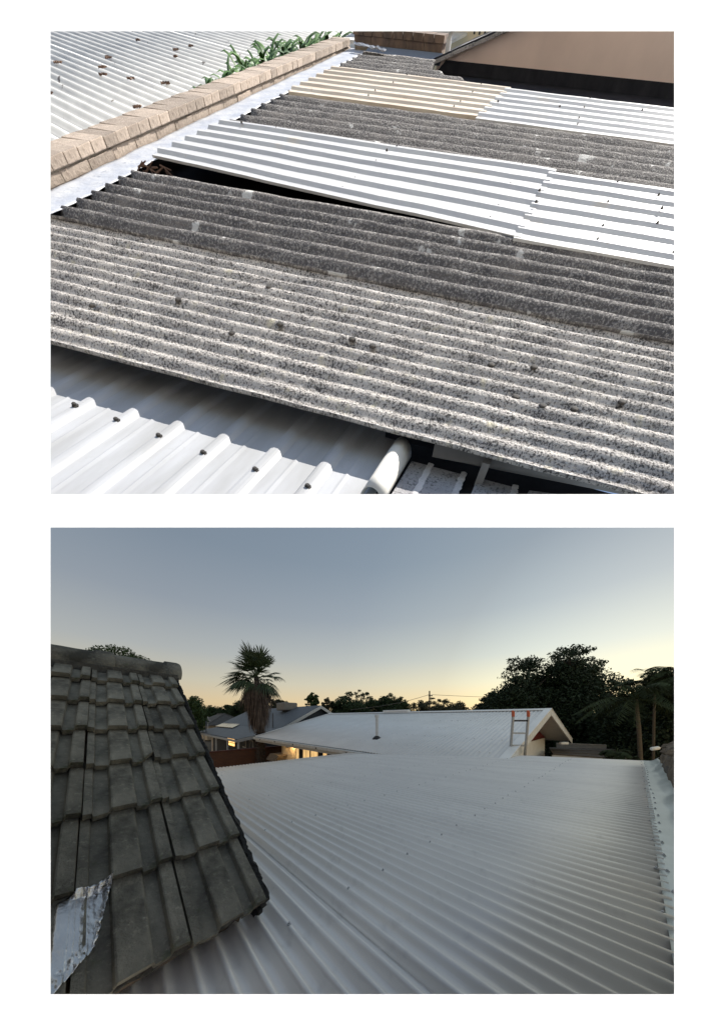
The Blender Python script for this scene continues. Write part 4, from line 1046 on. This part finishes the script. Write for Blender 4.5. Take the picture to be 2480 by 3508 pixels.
def tree(label, base, height, crown, nleaf, leaf, lm, seed, clumps=40, group=None, sparse=1.0, name='tree', low=0.25):
    """crown: list of (dx, dy, z, rx, ry, rz) lobes relative to the base"""
    rr = random.Random(seed); rng = np.random.default_rng(seed)
    t = thing(name, label, 'tree', base, group)
    mb = MB(); H = Vector((0, 0, 0)); cs = []; rs = []
    tr = max(0.10, height*0.022)
    topz = max(c[2] for c in crown)*0.8
    trunk = [H]; 
    for k in range(1, 6):
        trunk.append(Vector((rr.uniform(-.12,.12)*k*.25, rr.uniform(-.12,.12)*k*.25, topz*k/5)))
    mb.tube(trunk, [tr*(1-.13*k) for k in range(6)], 8)
    tot = sum(c[3]*c[5] for c in crown)
    for (dx, dy, z, rx, ry, rz) in crown:
        C = Vector((dx, dy, z)); m = max(7, int(1.7*clumps*rx*rz/tot))
        j = trunk[rr.randint(2, 4)]; mb.tube([j, j.lerp(C, .5)+Vector((0,0,.08*rz)), C], [tr*.5, tr*.33, tr*.16], 6)
        for k in range(m):
            v = Vector((rr.gauss(0,1), rr.gauss(0,1), rr.gauss(0,1))).normalized()*(rr.random()**.42)
            p = C+Vector((v.x*rx, v.y*ry, v.z*rz))
            s_ = rr.uniform(.28,.52)*min(rx, rz)*sparse
            cs.append(p); rs.append((s_*rr.uniform(.9,1.4), s_*rr.uniform(.9,1.4), s_*rr.uniform(.55,.95)))
            if k % 2 == 0: mb.tube([C.lerp(j, .25), C.lerp(p, .5)+Vector((0,0,-.04*rz)), p], [tr*.18, tr*.11, tr*.04], 4)
    mb.build('trunk', M_bark, t).location = (0,0,0)
    leaf_cloud('crown', lm, t, cs, rs, int(nleaf*2.6), leaf*1.15, rng=rng, aspect=.45)
    return t
def tree_at(label, x0, x1, ytop, ybot, D, nleaf, leaf, lm, seed, clumps=40, group='trees along the skyline', lobes=4, sparse=1.0, name='tree', shape=None):
    """tree whose crown spans those columns and rows at depth D"""
    a = W(x0, ybot, D); b = W(x1, ytop, D); cx_ = (a.x+b.x)/2; w = b.x-a.x; h = b.z-a.z
    rr = random.Random(seed*3+1)
    z0 = a.z; crown = []
    if shape:
        for (fx, fz, rx, rz) in shape: crown.append(((fx-.5)*w, rr.uniform(-.15,.15)*w, z0+fz*h, rx*w, rx*w, rz*h))
    else:
        crown = [(0, 0, z0+h*.5, w*.40, w*.36, h*.40)]
        for k in range(lobes):
            f = (k+.5)/lobes
            crown.append(((f-.5)*w*.72, rr.uniform(-.25,.25)*w, z0+h*(rr.uniform(.45,.72)+.12*math.sin(PI*f)), w*rr.uniform(.16,.24), w*.2, h*rr.uniform(.18,.26)))
    return tree(label, (cx_, D, 0), b.z, crown, nleaf, leaf, lm, seed, clumps, group, sparse, name)

tree_at('leafy tree showing above the tiled roof ridge', 330, 545, 2228, 2420, 22, 9000, .16, LM[1], 21, 60, lobes=5)
tree_at('sparse leafy tree tips above the left end of the tiled ridge', 170, 330, 2212, 2420, 21, 5000, .15, LM[1], 22, 30, sparse=.7)
tree_at('green tree next to the verge of the tiled roof', 590, 705, 2362, 2540, 26, 9000, .16, LM[1], 23, 55)
tree_at('rounded green tree behind the small grey hipped roof', 675, 762, 2402, 2510, 64, 5000, .30, LM[1], 24, 40)
tree_at('dark green tree behind the red tiled roof', 735, 800, 2408, 2490, 62, 4500, .30, LM[0], 25, 36)
tree_at('dark tree directly behind the shaggy palm', 775, 880, 2400, 2490, 58, 5000, .30, LM[0], 26, 40)
tree_at('low brown green tree behind the cooler box', 925, 1000, 2392, 2460, 60, 4000, .28, LM[2], 27, 36)
tree_at('slim pale tree above the weatherboard gable', 1040, 1100, 2367, 2460, 50, 2600, .26, LM[1], 28, 26, sparse=.85)
tree_at('thin twiggy tree right of the weatherboard gable', 1096, 1152, 2388, 2470, 48, 1800, .24, LM[2], 29, 26, sparse=.8)
tree_at('large dark tree with a flat topped crest behind the long roof', 1140, 1310, 2360, 2480, 50, 9000, .28, LM[0], 30, 60, shape=[(.45,.40,.42,.36),(.22,.45,.22,.3),(.78,.45,.24,.3),(.33,.80,.18,.15),(.58,.82,.22,.15),(.2,.72,.12,.14)])
tree_at('rounded tree between the ridge vent and the crested tree', 1285, 1408, 2374, 2470, 50, 6500, .27, LM[0], 31, 50, shape=[(.45,.45,.40,.38),(.33,.76,.18,.2),(.65,.66,.24,.26),(.85,.4,.2,.26)])
tree_at('wide brownish tree behind the utility pole', 1408, 1600, 2386, 2470, 54, 6000, .25, LM[2], 32, 64, shape=[(.5,.45,.42,.34),(.2,.55,.18,.26),(.8,.5,.2,.26),(.45,.8,.2,.16)])
tree_at('small dark tree at the left foot of the big tree', 1608, 1720, 2365, 2560, 24, 9000, .17, LM[3], 33, 70, group='big trees behind the gable', shape=[(.6,.35,.36,.4),(.45,.7,.25,.2),(.3,.55,.22,.22),(.75,.8,.22,.2)])
tree_at('big dense dark tree rising left of its taller twin', 1660, 1925, 2228, 2640, 22, 26000, .20, LM[3], 34, 170, group='big trees behind the gable', shape=[(.5,.35,.42,.36),(.35,.62,.26,.20),(.72,.66,.28,.24),(.62,.88,.15,.11),(.30,.80,.15,.12),(.86,.84,.14,.13),(.14,.48,.16,.16)])
tree_at('big dense dark tree with the tallest crown behind the gable', 1860, 2105, 2203, 2640, 21, 26000, .20, LM[3], 35, 170, group='big trees behind the gable', shape=[(.5,.35,.44,.36),(.45,.70,.32,.22),(.22,.84,.17,.12),(.55,.90,.2,.10),(.82,.80,.16,.14),(.88,.55,.2,.2),(.62,.6,.3,.26)])
tree_at('dark leafy bush mass behind the slender palm', 2060, 2240, 2310, 2660, 17, 30000, .19, LM[3], 36, 200, group='big trees behind the gable', shape=[(.45,.3,.46,.34),(.25,.5,.26,.2),(.6,.62,.3,.2),(.8,.75,.22,.16),(.5,.45,.4,.3)])
tree_at('dark leafy tree at the edge of the old parapet', 2190, 2420, 2278, 2660, 15, 30000, .18, LM[3], 37, 200, group='big trees behind the gable', shape=[(.45,.3,.46,.36),(.3,.62,.3,.22),(.65,.72,.3,.2),(.45,.86,.2,.12)])

def treeline():
    rr = random.Random(77); cs = []; rs = []
    for k in range(150):
        x = 560+1120*k/150+rr.uniform(-6,6); D = 80+rr.uniform(-3,3)
        top = 2424+7*math.sin(x*.021)+6*math.sin(x*.057+1)+rr.uniform(-4,4)
        for h in range(3):
            p = W(x, top+10+h*16, D); cs.append(p); rs.append((1.5,1.5,1.25))
    o = leaf_cloud('treeline', LM[0], None, cs, rs, 26000, .42, aspect=.5); tag(o, 'far dark belt of trees along the horizon behind the houses', 'trees', kind='stuff')
treeline()

# ------------------------------------------------------------------ shaggy fan palm
def fan_leaf(mb, origin, dirv, pet, blade, rr, droop=0.35, nseg=16, wind=Vector((-.25,0,0)), spread=2.3):
    d = Vector(dirv).normalized(); tip = origin+d*pet+Vector((0,0,-pet*.10)); mb.tube([origin, origin.lerp(tip,.5)+Vector((0,0,pet*.05)), tip], [.022,.017,.012], 4)
    side = d.cross(Vector((0,0,1)));
    if side.length < .05: side = Vector((1,0,0))
    side.normalize(); up = side.cross(d)
    for k in range(nseg):
        a = (k/(nseg-1)-.5)*spread; ln = blade*(1-.28*abs(a)/1.15)*rr.uniform(.85,1.1)
        e = (d*math.cos(a)+side*math.sin(a)+up*rr.uniform(-.08,.12)).normalized()
        w = ln*.055; ns_ = e.cross(up); ns_ = (ns_ if ns_.length > .05 else side).normalized()
        pts = []
        for j in range(5):
            f = j/4; p = tip+e*ln*f+(Vector((0,0,-droop*ln))+wind*ln)*f*f*(1 if f < .6 else 1.15)
            ww = w*(.35+1.5*f-1.7*f*f) if j < 4 else .003
            pts += [p-ns_*ww, p+up*ww*.5, p+ns_*ww]
        mb.add(pts, [(j*3+c, j*3+c+1, (j+1)*3+c+1, (j+1)*3+c) for j in range(4) for c in range(2)])
def shaggy_palm():
    base = Vector((-6.70, 16.5, 0)); E_ = EYE.z
    t = thing('fan_palm', 'tall fan palm with a shaggy skirt of dead fronds beside the white eave', 'palm', base)
    rr = random.Random(5)
    head = Vector((-.30, 0, E_+2.75))     # crown heart, above base
    mb = MB(); mb.tube([(0,0,0),(0,0,1.2),(.02,0,E_-1.0),(-.1,0,E_+1.0),tuple(head)], [.32,.25,.24,.23,.16], 12); mb.build('trunk', M_bark, t).location = (0,0,0)
    mb = MB()
    for k in range(150):                     # old leaf bases on the trunk
        z = rr.uniform(.6, E_-.9); a = rr.uniform(0, 2*PI); p = Vector((math.cos(a)*.23, math.sin(a)*.23, z)); d = Vector((math.cos(a)*.16, math.sin(a)*.16, rr.uniform(-.05,.22)))
        mb.tube([p, p+d], [.035, .012], 4)
    mb.build('leaf_bases', mat('old_leaf_base', (0.10,0.065,0.05), (0.06,0.04,0.032), 8, 0.9), t).location = (0,0,0)
    M_g = mat('palm_green', (0.075,0.105,0.040), (0.045,0.070,0.026), 3, 0.55, island=.3)
    for k in range(46):
        a = 2*PI*k*.382+rr.uniform(-.3,.3); el = 1.45-1.85*(k/46)**.8+rr.uniform(-.3,.3)
        d = Vector((math.cos(a)*math.cos(el), math.sin(a)*math.cos(el), math.sin(el)))
        m = MB(); fan_leaf(m, head+Vector((0,0,rr.uniform(-.2,.1))), d+Vector((-.12,0,0)), rr.uniform(.75,1.15)+.25*max(0,el-.6), rr.uniform(.95,1.25)+.3*max(0,el-.6), rr, droop=rr.uniform(.08,.2)+.25*max(0,.9-el), wind=Vector((-.12,0,0)))
        m.build('frond', M_g, t).location = (0,0,0)
    M_d = mat('dead_frond', (0.15,0.11,0.082), (0.085,0.06,0.048), 4, 0.9, island=.4)
    mb = MB()
    for k in range(1500):                    # hanging skirt
        z0 = rr.uniform(E_-.1, E_+2.2) if k % 3 else rr.uniform(E_+.8, E_+2.4); a = rr.uniform(0, 2*PI)
        f = (z0-(E_-.1))/2.4
        rad = (.62+.32*f)*rr.uniform(.45,1.08); ln = rr.uniform(.5,1.35)
        cx_ = -.1-.12*f
        p = Vector((cx_+math.cos(a)*rad*.9, math.sin(a)*rad*.9, z0)); q = Vector((cx_+math.cos(a+rr.uniform(-.2,.2))*rad*rr.uniform(.8,1.02), math.sin(a)*rad, z0-ln))
        q.z = max(q.z, E_-1.10+rr.uniform(0,.25)); w = rr.uniform(.008,.022); sd2 = Vector((-math.sin(a), math.cos(a), 0))*w
        mid = p.lerp(q, .5)+Vector((math.cos(a)*.06, math.sin(a)*.06, 0))
        mb.add([p-sd2, p+sd2, mid+sd2*1.6, mid-sd2*1.6, q+sd2*.3, q-sd2*.3], [(0,1,2,3),(3,2,4,5)])
    mb.build('dead_frond_skirt', M_d, t).location = (0,0,0)
    mb = MB()
    for k in range(13):                      # browned fans and stalks at the shoulder
        a = 2*PI*k/13+.3; el = rr.uniform(-.9,-.1)
        d = Vector((math.cos(a)*math.cos(el), math.sin(a)*math.cos(el), math.sin(el)))
        fan_leaf(mb, head+Vector((0,0,-.35)), d, rr.uniform(.55,.85), rr.uniform(.7,1.0), rr, droop=.9, wind=Vector((.05,0,0)), spread=1.3, nseg=12)
    mb.build('dead_fronds', M_d, t).location = (0,0,0)
    return t
shaggy_palm()

def feather_frond(mb, o, d, ln, rr, droop=.8, leaf=.55, w=.02, n=26):
    d = Vector(d).normalized(); prev = None; pts = []
    for j in range(9):
        f = j/8; pts.append(o+d*ln*f+Vector((0,0,-droop*ln*f*f)))
    mb.tube(pts, [.02*(1-.1*j) for j in range(9)], 4)
    for k in range(n):
        f = .15+.85*k/n; i = min(7, int(f*8)); p = pts[i].lerp(pts[i+1], f*8-i); tg = (pts[i+1]-pts[i]).normalized()
        sd2 = tg.cross(Vector((0,0,1))); sd2 = sd2.normalized() if sd2.length > .05 else Vector((1,0,0))
        l = leaf*math.sin(PI*(.12+.80*f))*rr.uniform(.85,1.1)
        for s in (-1, 1):
            e = (sd2*s*.85+tg*.55+Vector((0,0,rr.uniform(-.35,.1)))).normalized(); q = p+e*l+Vector((0,0,-l*.25))
            nn = e.cross(Vector((0,0,1))).normalized()*w
            mb.add([p-nn, p+nn, p.lerp(q,.5)+nn, p.lerp(q,.5)-nn, q], [(0,1,2,3),(3,2,4)])
def feather_palm(label, bx, D, headrow, nf, ln, seed, trunk_r=.13, name='feather_palm', lean=0.0, leaf=.55, dark=False):
    P = W(bx, CY, D); base = Vector((P.x, P.y, 0)); H = W(bx, headrow, D).z
    t = thing(name, label, 'palm', base, 'feather palms by the old parapet'); rr = random.Random(seed)
    hd = Vector((lean, 0, H))
    MB().tube([(0,0,0),(lean*.1,0,H*.35),(lean*.45,0,H*.7),tuple(hd)], [trunk_r*1.3, trunk_r, trunk_r*.95, trunk_r*.75], 10).build('trunk', mat('palm_trunk', (0.13,0.10,0.07), (0.08,0.065,0.045), 3, 0.85, stretch=(.3,.3,6)), t, smooth=True).location = (0,0,0)
    for k in range(nf):
        a = 2*PI*k*.382+seed; el = rr.uniform(-.1, 1.25)
        m = MB(); feather_frond(m, hd, (math.cos(a)*math.cos(el)-.1, math.sin(a)*math.cos(el), math.sin(el)), ln*rr.uniform(.8,1.1), rr, droop=rr.uniform(.45,.9), leaf=leaf)
        m.build('frond', M_pf, t).location = (0,0,0)
M_pf = mat('feather_frond', (0.040,0.055,0.024), (0.024,0.036,0.016), 3, 0.8, island=.3, spec=0.15)
feather_palm('slender feather palm with a pale ringed trunk', 2195, 12.0, 2395, 22, 2.7, 3, .085, lean=-.25)
feather_palm('second feather palm with a thin dim trunk behind the slender one', 2236, 13.5, 2350, 20, 2.4, 8, .06, lean=.1)
feather_palm('tall feather palm at the far right over the parapet', 2330, 12.5, 2320, 20, 2.2, 13, .09, lean=.1)
feather_palm('low young feather palm at the edge of the metal roof', 2110, 9.6, 2585, 11, .85, 17, .06, leaf=.32)
feather_palm('smallest feather palm beside the low young one', 2160, 9.2, 2612, 9, .6, 19, .05, leaf=.25)

# ------------------------------------------------------------------ utility pole, neighbours' low roof, old parapet, paint roller
def utility_pole():
    P = W(1471, CY, 45); t = thing('utility_pole', 'wooden utility pole with a crossarm above the skyline trees', 'pole', (P.x, P.y, 0))
    H = W(1471, 2367, 45).z
    MB().tube([(0,0,0),(0,0,H)], [.17,.12], 8).build('pole', M_bark, t).location = (0,0,0)
    mb = MB(); mb.box((-.2,-.05,H-.95), (.55,.05,H-.80)); mb.build('crossarm', M_bark, t).location = (0,0,0)
    for x in (-.1, .2, .45):
        MB().tube([(x,0,H-.80),(x,0,H-.66)], .05, 6).build('insulator', M_wtrim, t).location = (0,0,0)
    for k, (a, b, lab) in enumerate(((Vector((P.x-.1, P.y, H-.68)), W(1200, 2432, 30), 'thin power line sagging left from the utility pole'), (Vector((P.x+.45, P.y, H-.68)), W(1900, 2386, 60), 'thin power line running right from the utility pole'))):
        pts = [a.lerp(b, j/10)+Vector((0,0,-.35*math.sin(PI*j/10))) for j in range(11)]
        o = MB().tube(pts, .035, 5).build('power_line', M_blackp, None); tag(o, lab, 'cable')
utility_pole()

def low_sheds():
    t = thing('low_shed', 'low shed with a brown weathered sheet roof beyond the gable', 'shed', G(-1.5, 15.5, -EYE.z))
    M_b = mat('brown_sheet', (0.11,0.088,0.07), (0.06,0.054,0.048), 2.5, 0.8, stretch=(1,4,1))
    a, b, c, d = W(1895,2582,11.5), W(2180,2602,10.5), W(2120,2566,15), W(1880,2560,15.5)
    for k in range(5):
        f0, f1 = k/5, (k+1)/5-.01
        p = [a.lerp(d,f0), b.lerp(c,f0), b.lerp(c,f1), a.lerp(d,f1)]
        MB().hexa([q-Vector((0,0,.06)) for q in p]+[q+Vector((0,0,.03*(k%2))) for q in p]).build('roof_sheet', M_b, t)
    MB().prism([a-Vector((0,0,.06)), b-Vector((0,0,.06)), Vector((b.x,b.y,0)), Vector((a.x,a.y,0))], (0,.1,0)).build('wall', M_soff, t)
    t = thing('corrugated_fence', 'pale corrugated sheet fence behind the brown shed roof', 'fence', (W(1990,CY,16).x, 16, 0))
    a, b = W(1905,2546,16), W(2075,2552,16); n = 60; vs = []
    for i in range(n*2+1):
        p = a.lerp(b, i/(n*2)); y = .02*(1 if i % 2 else -1)
        vs += [(p.x, p.y+y, 0), (p.x, p.y+y, p.z)]
    MB().add(vs, [(2*i, 2*i+2, 2*i+3, 2*i+1) for i in range(n*2)]).build('sheet', mat('fence_sheet', (0.30,0.30,0.30), (0.25,0.25,0.25), 4, 0.7), t, solid=0.01)
    MB().bar(a, b, .06, .05).build('cap_rail', MATS['fence_sheet'], t)
    o = MB().obox(W(1931,2546,10.6), (.16,0,0), (0,.06,0), (0,0,.05)).build('floodlight', M_wtrim, None, bevel=.01); tag(o, 'small floodlight box under the far eave of the white house', 'light')
low_sheds()

def old_parapet():
    M_old = mat('crumbling_render', (0.17,0.13,0.095), (0.085,0.07,0.055), 5, 0.95, bump=1.0, bscale=14, fine=(18,(0.30,0.24,0.18),0.56,0.72))
    c0 = MR @ Vector((0.62, 4.6, 0.1))
    t = thing('old_parapet', 'crumbling brown masonry parapet with torn lining beside the flashing', 'parapet', (c0.x+.1, c0.y, 0))
    def surf(a, b):
        # a along the parapet (towards us), b round the section
        bb = 6.6-4.6*a; th = b*PI
        n1 = .06*noise.noise(Vector((a*9, b*5, 1)))+.035*noise.noise(Vector((a*25, b*11, 4)))
        r = .20+n1; top = 0.50-.06*a+.05*noise.noise(Vector((a*6,2,2)))
        c = 0.47-math.cos(th)*(r+.02); z = math.sin(th)**.6*top+n1*.6-.05
        return MR @ Vector((c, bb+.05*noise.noise(Vector((b*7,a*5,3))), z))
    MB().grid(surf, 70, 22).build('masonry', M_old, t, smooth=False)
    def flap(a, b):
        bb = 6.2-4.0*a; n1 = noise.noise(Vector((a*11, b*3, 6)))
        return MR @ Vector((0.235+.06*b+.05*n1*b, bb+.06*n1, .06+.26*b*(.65+.5*abs(noise.noise(Vector((a*8,0,2))))) ))
    MB().grid(flap, 60, 6).build('torn_lining', mat('torn_felt', (0.11,0.095,0.08), (0.055,0.05,0.045), 9, 0.95, bump=.6), t, solid=.006)
    # stones sitting in the masonry
    rr = random.Random(3)
    for k in range(16):
        bb = 6.4-4.4*k/16; p = MR @ Vector((.38+rr.uniform(-.05,.1), bb, rr.uniform(.28,.42)))
        m = MB(); n = 7; vs = []
        for i in range(5):
            for j in range(n):
                th, ph = PI*i/4, 2*PI*j/n; r = .085*rr.uniform(.75,1.15)
                vs.append(p+Vector((math.sin(th)*math.cos(ph)*r*1.5, math.sin(th)*math.sin(ph)*r*1.2, math.cos(th)*r*.8)))
        m.add(vs, [(i*n+j, (i+1)*n+j, (i+1)*n+(j+1)%n, i*n+(j+1)%n) for i in range(4) for j in range(n)]).build('stone', M_old, t)
    # paint roller lying over the edge
    a = W(2229, 2566, 4.75); b = W(2256, 2562, 4.75); c = W(2275, 2560, 4.75); e = W(2300, 2552, 4.75)
    r = thing('paint_roller', 'small white paint roller lying on the crumbling parapet', 'roller', tuple(b))
    MB().tube([a, a.lerp(b,.08), a.lerp(b,.92), b], [.02,.034,.034,.024], 12).build('sleeve', mat('white_fleece', (0.75,0.75,0.72), None, 30, 0.9, bump=.5, bscale=80), r, smooth=True)
    MB().tube([b, c, e], [.008,.008,.012], 6).build('handle', M_alu, r)
old_parapet()

# the porch-side oddments
def oddments():
    t = thing('stacked_pallet', 'low stack of timber boards at the foot of the lit porch wall', 'timber', W(975, 2640, 14.5))
    for k in range(5):
        c = W(955+k*3, 2600-k*4, 14.4); MB().obox(c, HR*.55, HQ*.5, Vector((0,0,.04))).build('board', M_timber, t)
oddments()
